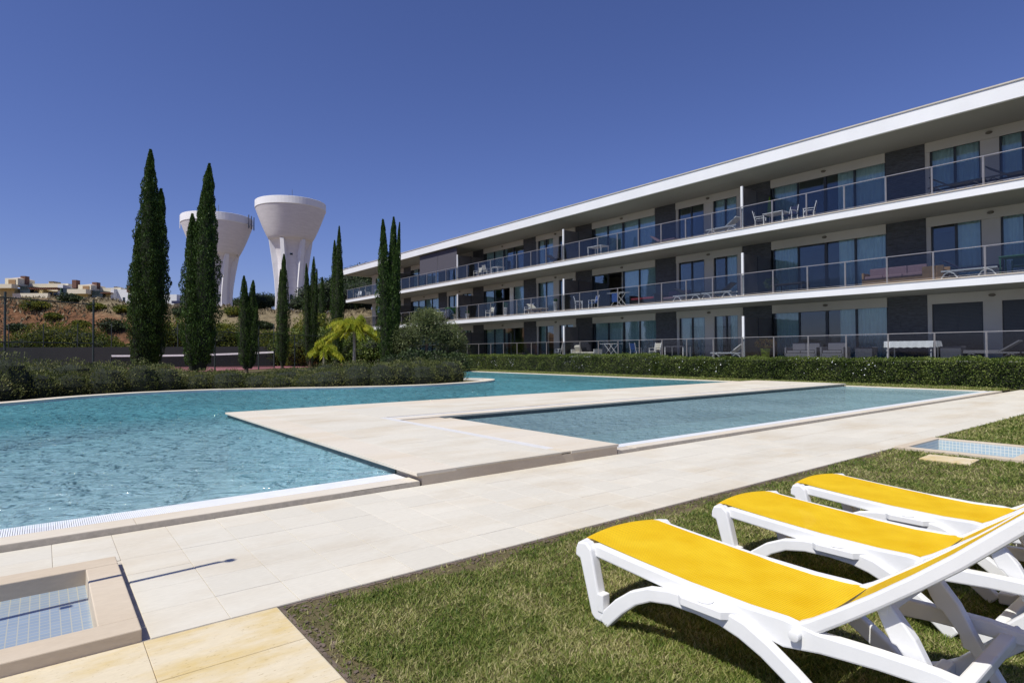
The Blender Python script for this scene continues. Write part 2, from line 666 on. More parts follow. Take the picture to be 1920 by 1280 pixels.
M['steel'] = plain('brushed_steel', (.42, .39, .36), .35, .1, 8, metal=.6)
M['curtain'] = plain('curtain_cloth', (.72, .74, .72), .9, .08, 3)
M['screen'] = plain('grey_roller_screen', (.075, .07, .085), .7, .08, 40)
M['divider'] = plain('dark_partition', (.075, .07, .07), .35, .15, 2)
M['light'] = plain('wall_lamp', (.12, .11, .09), .4, .2, 10)
M['white_pl'] = plain('white_plastic', (.78, .78, .77), .32, .03, 9, bump=.05, bscale=200)
M['leaf_cyp'] = foliage('cypress_leaf', [(.018, .042, .006), (.042, .085, .012), (.08, .14, .026)], 2.5, .15)
M['leaf_shrub'] = foliage('rosemary_leaf', [(.045, .06, .012), (.12, .145, .035), (.23, .22, .08)], .9, .25)
M['leaf_hedge'] = foliage('hedge_leaf', [(.02, .045, .006), (.09, .14, .022), (.26, .31, .08)], 1.4, .35)
M['leaf_pine'] = foliage('pine_leaf', [(.018, .035, .010), (.035, .06, .018), (.065, .09, .03)], .5, .15)
M['leaf_bush'] = foliage('bush_leaf', [(.04, .065, .008), (.12, .15, .018), (.27, .26, .035)], .45, .35)
M['leaf_palm'] = foliage('palm_leaf', [(.12, .20, .015), (.36, .42, .03), (.58, .54, .05)], 1.0, .45)
M['leaf_olive'] = foliage('olive_leaf', [(.06, .08, .025), (.13, .165, .055), (.24, .26, .12)], 1.2, .2)
M['leaf_green'] = foliage('pot_plant_leaf', [(.01, .06, .02), (.03, .12, .04), (.05, .2, .06)], 3, .3)
M['leaf_red'] = foliage('red_pot_plant_leaf', [(.10, .03, .01), (.16, .09, .02), (.08, .12, .03)], 3, .3)
M['core'] = plain('dark_core_filler', (.012, .017, .007), .95, .3, 5)  # near-black filler blobs put inside foliage to block see-through
M['trunk'] = plain('bark', (.12, .09, .065), .9, .3, 10, bump=.8, bscale=20)
M['palm_trunk'] = plain('pale_palm_bark', (.36, .33, .29), .8, .2, 6, bump=.5, bscale=20)
M['tower'] = plain('tower_concrete', (.70, .665, .675), .85, .07, .5, bump=.9, bscale=1.2, stretch=(1, 1, 5))
M['tower_white'] = plain('tower_white_paint', (.78, .77, .78), .7, .04, .4)
M['antenna'] = plain('antenna_metal', (.10, .11, .14), .5)
M['wire'] = plain('fence_green_steel', (.035, .05, .045), .5)
M['windscreen'] = plain('dark_windscreen', (.022, .025, .026), .9, .15, .5)
M['court'] = plain('red_court', (.30, .115, .125), .85, .1, .6)
M['tape'] = plain('white_net_tape', (.75, .75, .75), .7)
M['house'] = plain('cream_house', (.66, .60, .46), .85, .05, .5)
M['house_y'] = plain('ochre_house', (.48, .38, .17), .85, .05, .5)
M['house_w'] = plain('white_house', (.66, .67, .68), .85, .04, .5)
M['brick'] = plain('chimney_brick', (.15, .075, .055), .9, .15, 2)
M['glass_dark'] = plain('dark_house_glass', (.02, .03, .035), .15, .1, 2)
M['pergola'] = plain('pergola_wood', (.13, .05, .03), .8)
M['green_awning'] = plain('green_blind', (.04, .10, .07), .7)
M['roof_tile'] = plain('pale_roof', (.50, .40, .33), .85, .1, 1)
M['wood'] = plain('teak', (.28, .17, .08), .6, .2, 8)
M['pink'] = plain('pink_cushion', (.42, .07, .09), .85, .1, 8)
M['mauve'] = plain('mauve_cushion', (.17, .11, .135), .85, .1, 8)
M['navy'] = plain('navy_cushion', (.02, .025, .07), .85)
M['grey_sofa'] = plain('grey_wicker', (.16, .16, .19), .8, .15, 30)
M['cloth'] = plain('white_cloth', (.80, .82, .84), .9, .04, 5)
M['cushion'] = plain('cream_cushion', (.62, .58, .48), .9, .05, 5)
M['green_pot'] = plain('lime_pot', (.22, .30, .03), .5)
M['green_pl'] = plain('green_plastic', (.03, .12, .07), .45)
M['blue'] = plain('blue_cloth', (.04, .10, .32), .8)
M['parasol_green'] = plain('lime_parasol', (.14, .26, .02), .8)
M['dark_pl'] = plain('dark_plastic', (.03, .028, .03), .5)
M['chrome'] = plain('shower_steel', (.55, .55, .56), .25, .05, 5, metal=1)

# yellow sling mesh: an open weave, light passes its holes
m, nt, b = newmat('yellow_sling')
tc = N(nt, 'ShaderNodeTexCoord')
wv = N(nt, 'ShaderNodeTexWave', Scale=26.0, Distortion=.0)
wv.bands_direction = 'Y'
wv2 = N(nt, 'ShaderNodeTexWave', Scale=26.0, Distortion=.0)
wv2.bands_direction = 'X'
nt.links.new(tc.outputs['Object'], wv.inputs['Vector'])
nt.links.new(tc.outputs['Object'], wv2.inputs['Vector'])
ad = N(nt, 'ShaderNodeMath', operation='ADD')
nt.links.new(wv.outputs['Fac'], ad.inputs[0])
nt.links.new(wv2.outputs['Fac'], ad.inputs[1])
nz = N(nt, 'ShaderNodeTexNoise', Scale=5.0, Detail=4.0)
nt.links.new(tc.outputs['Object'], nz.inputs['Vector'])
rc = ramp(nt, nz.outputs[0], [(.3, (.82, .50, .004)), (.7, (.92, .62, .02))])
rw = ramp(nt, ad.outputs[0], [(.2, (.62, .55, .5)), (.7, (1, 1, 1))])
mm = N(nt, 'ShaderNodeMixRGB', blend_type='MULTIPLY')
mm.inputs[0].default_value = 1
nt.links.new(rc.outputs[0], mm.inputs[1])
nt.links.new(rw.outputs[0], mm.inputs[2])
nt.links.new(mm.outputs[0], b.inputs['Base Color'])
b.inputs['Roughness'].default_value = .6
b.inputs['Specular IOR Level'].default_value = .2
bp = N(nt, 'ShaderNodeBump', Strength=.35, Distance=.002)
nt.links.new(ad.outputs[0], bp.inputs['Height'])
nt.links.new(bp.outputs[0], b.inputs['Normal'])
trl = N(nt, 'ShaderNodeBsdfTranslucent')
nt.links.new(mm.outputs[0], trl.inputs['Color'])
trp = N(nt, 'ShaderNodeBsdfTransparent')
ms1 = N(nt, 'ShaderNodeMixShader')
ms1.inputs[0].default_value = .16
nt.links.new(b.outputs[0], ms1.inputs[1])
nt.links.new(trl.outputs[0], ms1.inputs[2])
ms2 = N(nt, 'ShaderNodeMixShader')
ms2.inputs[0].default_value = .015
nt.links.new(ms1.outputs[0], ms2.inputs[1])
nt.links.new(trp.outputs[0], ms2.inputs[2])
nt.links.new(ms2.outputs[0], nt.nodes['Material Output'].inputs['Surface'])
M['sling'] = m

# grass blades
M['blade'] = foliage('grass_blade', [(.075, .13, .016), (.165, .225, .036), (.30, .31, .09), (.50, .45, .22)], 2.6, .35)

# wire mesh netting
m, nt, b = newmat('wire_netting')
nt.nodes.remove(b)
dfn = N(nt, 'ShaderNodeBsdfDiffuse')
dfn.inputs[0].default_value = (.03, .04, .035, 1)
tpn = N(nt, 'ShaderNodeBsdfTransparent')
msn = N(nt, 'ShaderNodeMixShader')
msn.inputs[0].default_value = .80
nt.links.new(dfn.outputs[0], msn.inputs[1])
nt.links.new(tpn.outputs[0], msn.inputs[2])
nt.links.new(msn.outputs[0], nt.nodes['Material Output'].inputs['Surface'])
M['netting'] = m

# hillside: ochre-red earth, dry grass on the crest
m, nt, b = newmat('red_earth_bank')
geo = N(nt, 'ShaderNodeNewGeometry')
n1 = N(nt, 'ShaderNodeTexNoise', Scale=.16, Detail=9.0, Roughness=.7)
n2 = N(nt, 'ShaderNodeTexNoise', Scale=1.1, Detail=9.0, Roughness=.75)
nt.links.new(geo.outputs['Position'], n1.inputs['Vector'])
nt.links.new(geo.outputs['Position'], n2.inputs['Vector'])
sp = N(nt, 'ShaderNodeSeparateXYZ')
nt.links.new(geo.outputs['Position'], sp.inputs[0])
earth = ramp(nt, n2.outputs[0], [(.32, (.07, .045, .03)), (.5, (.23, .115, .06)), (.68, (.38, .20, .11))])
dry = ramp(nt, n2.outputs[0], [(.3, (.10, .08, .05)), (.5, (.25, .20, .12)), (.7, (.36, .30, .19))])
dx = N(nt, 'ShaderNodeMath', operation='MULTIPLY_ADD')   # dry grass takes over to the right along the bank
nt.links.new(sp.outputs[0], dx.inputs[0])
dx.inputs[1].default_value = .035
dx.inputs[2].default_value = 0.0
dz = N(nt, 'ShaderNodeMath', operation='MULTIPLY_ADD')
nt.links.new(sp.outputs[2], dz.inputs[0])
dz.inputs[1].default_value = .14
nt.links.new(dx.outputs[0], dz.inputs[2])
d2 = N(nt, 'ShaderNodeMath', operation='MULTIPLY_ADD')
nt.links.new(n1.outputs[0], d2.inputs[0])
d2.inputs[1].default_value = 1.0
nt.links.new(dz.outputs[0], d2.inputs[2])
fr = ramp(nt, d2.outputs[0], [(0, (0, 0, 0)), (1, (1, 1, 1))])
mr = N(nt, 'ShaderNodeMapRange')
mr.inputs['From Min'].default_value = 1.5
mr.inputs['From Max'].default_value = 1.8
nt.links.new(d2.outputs[0], mr.inputs[0])
mx = N(nt, 'ShaderNodeMixRGB')
nt.links.new(mr.outputs[0], mx.inputs[0])
nt.links.new(earth.outputs[0], mx.inputs[1])
nt.links.new(dry.outputs[0], mx.inputs[2])
nt.links.new(mx.outputs[0], b.inputs['Base Color'])
b.inputs['Roughness'].default_value = .95
b.inputs['Specular IOR Level'].default_value = .1
bp = N(nt, 'ShaderNodeBump', Strength=1.0, Distance=.6)
nt.links.new(n2.outputs[0], bp.inputs['Height'])
nt.links.new(bp.outputs[0], b.inputs['Normal'])
M['bank'] = m

# ================================================================== GROUND
WAT = .035
OUT = [(-30, 16.2), (-22, 15.6), (-14, 15.8), (-8, 17.2), (-4, 18.9), (-2.2, 20.0), (-.86, 20.95), (-.2, 21.5), (.9, 22.6), (2.2, 23.3), (3.2, 23.55), (4.8, 23.55), (6.5, 23.05),
       (8.2, 22.2), (10, 21.45), (12, 21.05), (13.7, 21.25), (15.15, 21.7), (16.3, 22.4), (17.0, 23.1), (17.35, 24.0), (17.1, 24.9), (16.3, 25.8), (14.8, 27.2), (14, 29.5), (14.5, 32), (16.5, 35.5), (19, 38.2), (24.05, 38.6)]


def smooth_poly(P, n=5):
    res = []
    for i in range(len(P)-1):
        p0, p1, p2, p3 = [np.array(P[max(0, min(len(P)-1, i+k))], float) for k in (-1, 0, 1, 2)]
        for t in np.arange(n)/n:
            res.append(tuple(.5*((2*p1)+(-p0+p2)*t+(2*p0-5*p1+4*p2-p3)*t*t+(-p0+3*p1-3*p2+p3)*t**3)))
    res.append(tuple(P[-1]))
    return res


OUTS = smooth_poly(OUT[:-1])+[OUT[-1]]


def offset_line(P, d):
    res = []
    for i in range(len(P)):
        a = np.array(P[min(i+1, len(P)-1)])-np.array(P[max(i-1, 0)])
        a = a/np.linalg.norm(a)
        res.append((P[i][0]-a[1]*d, P[i][1]+a[0]*d))
    return res


def ld(x, y):
    return x*rh.x+y*rh.y, x*fh.x+y*fh.y


def terrain_h(X, Y):
    l, d = ld(X, Y)
    t1 = np.clip((l+21)/14, 0, 1)
    d0 = 62.5+t1*t1*45
    crest = 8.9-np.clip((l+62)/38, 0, 1)*2.5
    t = np.clip((d-d0)/(19-np.clip((l+60)/40, 0, 1)*2), 0, 1)
    s = t*t*(3-2*t)
    h = s*crest*(1-.6*np.clip((l+8)/30, 0, 1))
    h = h+np.clip((d-95)/75, 0, 1)*(4.6-np.clip((l+90)/90, 0, 1)*1.2)*(s > .5)*(1-np.clip((l-20)/60, 0, 1))
    P = np.stack([X.ravel(), Y.ravel()], 1)
    n = (vnoise(P, 9, 3, 4).reshape(X.shape)-.5)*1.6+(vnoise(P, 2.3, 5, 3).reshape(X.shape)-.5)*.8
    h = h+n*s*.75
    # keep land behind the crest falling away only far off
    return h


def grid_mesh(name, l0, l1, nl, d0, d1, nd, m, zoff=0, power=1.0):
    L = np.linspace(l0, l1, nl)
    Dd = d0+(d1-d0)*np.linspace(0, 1, nd)**power
    LL, DD = np.meshgrid(L, Dd)
    X = LL*rh.x+DD*fh.x
    Y = LL*rh.y+DD*fh.y
    Z = terrain_h(X, Y)+zoff
    V = np.stack([X, Y, Z], -1).reshape(-1, 3)
    i = np.arange((nd-1)*(nl-1))
    r_, c_ = i//(nl-1), i % (nl-1)
    a = r_*nl+c_
    F = np.stack([a, a+1, a+nl+1, a+nl], 1)
    return raw_mesh(name, V, F, m, smooth=True)


# far land to the horizon, well below the pools
g = MB()
S = 2500
g.add([(-S, -S, -2.6), (S, -S, -2.6), (S, S, -2.6), (-S, S, -2.6)], [(0, 1, 2, 3)])
tag(g.build('ground', M['dry']), kind='structure')
hill = grid_mesh('hillside', -170, 60, 300, 61.8, 330, 300, M['bank'], -.02, 1.7)
tag(hill, kind='structure')
g = MB()
g.prism([(29, -40), (120, -40), (120, 170), (29, 74)], -2.5, -.03)
tag(g.build('building_plot', M['soil']), kind='structure')

# lawn in front, lawn strip by the hedge
g = MB()
g.box(1.04, 9.63, -30, 3.45, -2, -.012)
g.box(9.63, 11.11, -30, 1.99, -2, -.012)
g.box(9.63, 11.11, 3.41, 3.45, -2, -.012)
g.box(11.11, 27.0, -30, 3.45, -2, -.012)
g.box(27.0, 29, -30, 5.9, -2, -.012)
g.prism([(24.75, 5.9), (29, 5.9), (29, 60), (24.75, 60)], -2.0, -.010)
g.prism([(-30, -30), (-1.2, -30), (-1.2, 3.45), (-30, 3.45)], -2.0, -.012)
tag(g.build('lawn', M['lawn']), kind='structure')

# the garden island beyond the pool
isl = offset_line(OUTS, .45)
g = MB()
outer = [(p[0], p[1]) for p in isl[:-3]]+[(15.5, 36), (19, 39.2), (24.0, 39.2), (24.7, 39.2), (24.7, 62)]
o1 = far(-20, 64)
o2 = far(-70, 64)
g.prism(outer+[(28.5, 62), (28.5, 72), (o1.x, o1.y), (o2.x, o2.y), (-75, 20)], -2.0, .045)
tag(g.build('garden_bed', M['lawn']), kind='structure')

# deck base + paving slabs
g = MB()
g.box(.39, 27.0, 3.45, 4.79, -1.5, -.005)
g.box(-30, -1.14, 3.45, 4.79, -1.5, -.005)
g.box(-30, 27.0, 4.79, 5.60, -1.5, -.005)
g.box(-1.2, 1.04, -12, 3.449, -1.5, -.010)
deck = g.build('pool_deck', M['joint'])
tag(deck, kind='structure')


def slab_mesh(w, d, h, bev=.0015):
    b_ = MB()
    b_.box(-w/2, w/2, -d/2, d/2, -h, 0)
    o = b_.build('paving_slab', M['deck'], bevel=bev, seg=1)
    return o


GAP = .003
protos = {}


def put_slab(x0, x1, y0, y1, z, parent, mat, name='paving_slab', h=.03):
    key = (round(x1-x0, 3), round(y1-y0, 3), mat)
    if key not in protos:
        o = slab_mesh(x1-x0-GAP, y1-y0-GAP, h)
        o.data.materials[0] = M[mat]
        protos[key] = o.data
    else:
        o = bpy.data.objects.new(name, protos[key])
        COL.objects.link(o)
    o.name = name
    o.location = ((x0+x1)/2, (y0+y1)/2, z+random.uniform(-.0008, .0008))
    o.parent = parent
    return o


rowy = np.linspace(3.452, 5.60, 7)
for r in range(6):
    x = -2.134
    while x < 26.9:
        w = .3667 if x < 9 else 1.1
        x1 = min(x+w, 26.98)
        cut = max(x, .41) if rowy[r] < 4.70 and x < .41 else x
        if x1-cut > .08:
            put_slab(cut, x1, rowy[r], rowy[r+1], .0, deck, 'deck')
        x = x1
for (x0, x1) in ((-1.19, -.24), (-.24, .40), (.40, 1.035)):
    for k in range(7):
        put_slab(x0, x1, 3.446-.46*(k+1), 3.446-.46*k, -.004, deck, 'deck_yellow')

# near coping (one step up) and gutter, in front of main pool and small pool
cop = MB()
cop.box(-30, 3.145, 5.603, 5.84, -.5, .045)
cop.box(6.22, 24.75, 5.603, 5.80, -.5, .045)
cb = cop.build('pool_kerb', M['joint'])
tag(cb, kind='structure')
x = -3.0
while x < 24.6:
    x1 = x+1.2
    if x1 < 3.2 or x > 6.1:
        xa, xb = (x, min(x1, 3.14)) if x1 < 3.6 else (max(x, 6.225), min(x1, 24.74))
        if xb-xa > .1:
            put_slab(xa, xb, 5.604, 5.84 if x1 < 3.6 else 5.80, .052, cb, 'coping', 'coping_stone', .012)
    x = x1
put_slab(2.4, 3.142, 5.604, 5.84, .052, cb, 'coping', 'coping_stone', .012)

# overflow gutter: white grating bars across the channel
gut = MB()
gut.box(-30, 3.14, 5.845, 6.16, -.5, .015)
gt = gut.build('overflow_gutter', M['white_tile'])
tag(gt, kind='structure')
bars = MB()
x = -1.6
while x < 3.12:
    bars.box(x, x+.0105, 5.85, 6.15, .018, .044)
    x += .0145
gb = bars.build('grate_bar', M['grate'], gt)
tag(gb, kind='stuff')
bars = MB()
bars.box(6.225, 24.7, 5.803, 5.99, -.5, .048)
gs = bars.build('gutter_rim', M['white_tile'])
tag(gs, kind='structure')
ends = MB()
ends.box(24.32, 24.72, 5.99, 10.4, -.5, .047)
tag(ends.build('pool_end_rim', M['coping']), kind='structure')

# platform between the pools
PZ = .14
pl = MB()
pl.prism([(3.17, 5.60), (6.2, 5.60), (6.2, 10.35), (24.3, 10.35), (24.3, 13.95), (3.17, 13.95)], -1.6, PZ-.02)
plat = pl.build('pool_platform', M['curb'])
tag(plat, kind='structure')
# coping strips and slabs on top
ys = np.linspace(5.59, 9.9, 10)
for i in range(9):
    x = 3.60+(0 if i % 2 else .25)
    put_slab(3.10, 3.60, ys[i], ys[i+1], PZ, plat, 'coping', 'coping_stone', .035)
    if x > 3.6:
        put_slab(3.60, x, ys[i], ys[i+1], PZ, plat, 'deck', h=.019)
    while x < 5.16:
        x1 = min(x+.52, 5.17)
        if x1-x > .1:
            put_slab(x, x1, ys[i], ys[i+1], PZ, plat, 'deck', h=.019)
        x = x1
    put_slab(5.33, 6.225, ys[i], ys[i+1], PZ, plat, 'coping', 'coping_stone', .035)
for i in range(9):
    put_slab(3.10, 3.60, 9.9+i*.45, 9.9+(i+1)*.45, PZ, plat, 'coping', 'coping_stone', .035)
    put_slab(3.60, 5.17, 9.9+i*.45, 9.9+(i+1)*.45, PZ, plat, 'deck', h=.019)
for i in range(2):
    put_slab(3.60, 6.1, 14.0-.001, 14.0, PZ, plat, 'deck') if False else None
x = 5.33
while x < 24.2:
    x1 = min(x+1.2, 24.33)
    put_slab(x, x1, 10.27, 10.62, PZ, plat, 'coping', 'coping_stone', .035)
    put_slab(x, x1, 10.82, 11.9, PZ, plat, 'deck', h=.019)
    put_slab(x, x1, 11.9, 12.95, PZ, plat, 'deck', h=.019)
    put_slab(x, x1, 12.95, 13.98, PZ, plat, 'coping', 'coping_stone', .035)
    x = x1
ch = MB()
ch.box(5.172, 5.328, 5.9, 10.81, PZ-.03, PZ-.002)
ch.box(5.328, 24.3, 10.622, 10.81, PZ-.03, PZ-.006)
gg = ch.build('drain_channel', M['pale_tile'], plat)
fill = MB()
fill.box(5.172, 5.328, 5.60, 5.898, PZ-.03, PZ-.001)
fill.box(5.172, 5.328, 9.9, 9.901, PZ-.03, PZ-.03+.001)
fill.build('end_stone', M['coping'], plat)
sb = MB()
sb.box(5.172, 5.328, 10.812, 13.98, PZ-.019, PZ-.001)
sb.build('filler_stone', M['deck'], plat)

# pool shells
sh = MB()
# main pool: a floor falling away from the near edge
fl = [(6.16, -.22), (7.6, -.5), (9.5, -1.0), (14, -1.15), (40, -1.2)]
for a, c in zip(fl[:-1], fl[1:]):
    sh.add([(-30, a[0], a[1]), (24.3, a[0], a[1]), (24.3, c[0], c[1]), (-30, c[0], c[1])], [(0, 1, 2, 3)])
pf = sh.build('pool_floor', M['pool_tile'])
tag(pf, kind='structure')
wl = MB()
wl.box(-30, 3.17, 6.162, 6.18, -1.6, .02)
wl.box(3.155, 3.169, 6.18, 13.97, -1.6, WAT-.01)
wl.box(3.155, 24.3, 13.955, 13.975, -1.6, .10)
wl.box(24.06, 24.3, 13.98, 39, -1.6, .03)
wl.box(6.201, 6.216, 6.0, 10.34, -1.6, .10)
wl.box(6.216, 24.3, 10.33, 10.348, -1.6, WAT-.01)
wl.box(6.216, 24.3, 5.992, 6.0, -1.6, .03)
wl.box(24.30, 24.318, 6.0, 10.33, -1.6, .03)
ol = offset_line(OUTS, .02)
for a, c in zip(OUTS[:-1], OUTS[1:]):
    wl.add([(a[0], a[1], -1.6), (c[0], c[1], -1.6), (c[0], c[1], .03), (a[0], a[1], .03)], [(0, 1, 2, 3)])
tag(wl.build('pool_wall', M['pool_wall']), kind='structure')
sf = MB()
sf.box(3.150, 3.1695, 6.18, 13.97, WAT-.009, .119)
sf.box(6.216, 24.3, 10.325, 10.3485, WAT-.009, .119)
tag(sf.build('shaded_waterline_tile', M['shaded_waterline']), kind='structure')  # tile band, its colour darkened for the shade below the overhang
sf = MB()
sf.add([(6.2, 6.0, -.55), (24.3, 6.0, -.55), (24.3, 10.35, -.60), (6.2, 10.35, -.60)], [(0, 1, 2, 3)])
tag(sf.build('small_pool_floor', M['pool_tile']), kind='structure')

w = MB()
wp = [(-30, 6.17), (3.155, 6.17), (3.155, 13.965), (24.06, 13.965), (24.06, 38.6)]+OUTS[::-1][1:]
w.add([(p[0], p[1], WAT) for p in wp], [tuple(range(len(wp)))])
wo_ = w.build('main_pool_water', M['water'])
tag(wo_, kind='structure')
w = MB()
w.add([(6.216, 5.99, WAT-.005), (24.3, 5.99, WAT-.005), (24.3, 10.33, WAT-.005), (6.216, 10.33, WAT-.005)], [(0, 1, 2, 3)])
tag(w.build('small_pool_water', M['water2']), kind='structure')

# curved coping of the island, stone by stone
cz = MB()
inn = offset_line(OUTS, .5)
cs = MB()
cs_parent = None
n_ = len(OUTS)
base = MB()
for i in range(n_-1):
    a, b_, c, d = OUTS[i], OUTS[i+1], inn[i+1], inn[i]
    base.add([(*a, -.3), (*b_, -.3), (*c, -.3), (*d, -.3), (*a, .085), (*b_, .085), (*c, .085), (*d, .085)],
             [(3, 2, 1, 0), (4, 5, 6, 7), (0, 1, 5, 4), (1, 2, 6, 5), (2, 3, 7, 6), (3, 0, 4, 7)])
cp = base.build('curved_pool_coping', M['white_tile'])
tag(cp, kind='structure')
oo, ii_ = offset_line(OUTS, -.03), offset_line(OUTS, .5)
for i in range(n_-1):
    a, b_, c, d = [np.array(q) for q in (oo[i], oo[i+1], ii_[i+1], ii_[i])]
    cen = (a+b_+c+d)/4
    q = [cen+(p-cen)*.995 for p in (a, b_, c, d)]
    s_ = MB()
    s_.prism([tuple(p) for p in q], .086, .112)
    s_.build('coping_stone', M['coping'], cp)

# far side coping by the hedge
s_ = MB()
s_.box(24.06, 24.42, 13.98, 39.2, -.3, .05)
s_.box(24.42, 24.75, 5.9, 39.2, -.3, .048)
tag(s_.build('far_pool_coping', M['coping']), kind='structure')
s_ = MB()
s_.box(24.3, 24.42, 10.4, 13.978, -.3, .05)
tag(s_.build('coping_corner', M['coping']), kind='structure')

# ------------------------------------------------------------------ foot basins
def basin(x0, x1, y0, y1, cz_, label, t=.15, depth=.13, floor_top=None):
    o = thing('foot_basin', label, 'foot basin', ((x0+x1)/2, (y0+y1)/2, 0), group='foot basins beside the deck')
    og = o.location
    b_ = MB()
    b_.box(x0, x1, y0, y0+t, -.3, cz_)
    b_.build('rim_stone', M['curb'], o, bevel=.006, origin=og)
    b_ = MB()
    b_.box(x0, x1, y1-t, y1, -.3, cz_)
    b_.build('rim_stone', M['curb'], o, bevel=.006, origin=og)
    b_ = MB()
    b_.box(x0, x0+t, y0+t+.002, y1-t-.002, -.3, cz_-.001)
    b_.build('rim_stone', M['curb'], o, bevel=.006, origin=og)
    b_ = MB()
    b_.box(x1-t, x1, y0+t+.002, y1-t-.002, -.3, cz_-.001)
    b_.build('rim_stone', M['curb'], o, bevel=.006, origin=og)
    b_ = MB()
    b_.box(x0+t, x1-t, y0+t, y1-t, -.3, cz_-depth)
    b_.build('tiled_floor', M['basin_tile'], o, origin=og)
    return o


bl = basin(-1.15, .395, 3.452, 4.80, .058, 'square stone foot basin crossed by the thin shower shadow, beside the yellow slabs', .17, .10)
br = basin(9.62, 11.12, 1.98, 3.42, .03, 'blue tiled foot basin sunk at the lawn edge near the stepping slab', .13, .16)
g_ = MB()
og = br.location
for (a, b_, c, d) in ((9.752, 10.988, 2.112, 2.117), (9.752, 10.988, 3.283, 3.288), (9.752, 9.757, 2.112, 3.288), (10.983, 10.988, 2.112, 3.288)):
    g_.box(a, b_, c, d, -.15, .012)
g_.build('tiled_lining', M['basin_wall'], br, origin=og)

s_ = MB()
s_.box(-.23, .23, -.27, .27, -.03, .012)
st = s_.build('stepping_stone', M['deck_yellow'], bevel=.006)
st.location = (9.16, 2.63, 0)
st.rotation_euler = (0, 0, .05)
tag(st, 'flat yellowish stepping slab in the grass before the tiled basin', 'stepping stone')
s_ = MB()
s_.box(-.25, .25, -.2, .2, -.03, .012)
st = s_.build('stepping_stone', M['deck_yellow'], bevel=.006)
st.location = (10.75, 1.68, 0)
tag(st, 'pale stepping slab at the right edge of the photo beside the tiled basin', 'stepping stone')

# shower post standing beyond the left basin (its shadow crosses the basin)
sh_ = thing('garden_shower', 'slim steel garden shower post whose shadow falls across the basin', 'shower', (-.62, 4.28, 0))
s_ = MB()
s_.lathe([(.11, 0), (.11, .02), (.03, .025)], 16)
s_.build('base_plate', M['chrome'], sh_)
s_ = MB()
s_.tube([(0, 0, .02), (0, 0, 1.5), (0, 0, 2.42)], .019, 10)
s_.build('pole', M['chrome'], sh_)
s_ = MB()
s_.tube([(0, 0, 2.2), (.10, .0, 2.26), (.2, 0, 2.24)], .012, 8)
s_.lathe([(.014, 0), (.035, -.02), (.035, -.03)], 12, (.2, 0, 2.24))
s_.build('shower_head', M['chrome'], sh_)
s_ = MB()
s_.tube([(0, -.03, 1.1), (0, -.07, 1.1)], .025, 10)
s_.build('tap', M['chrome'], sh_)

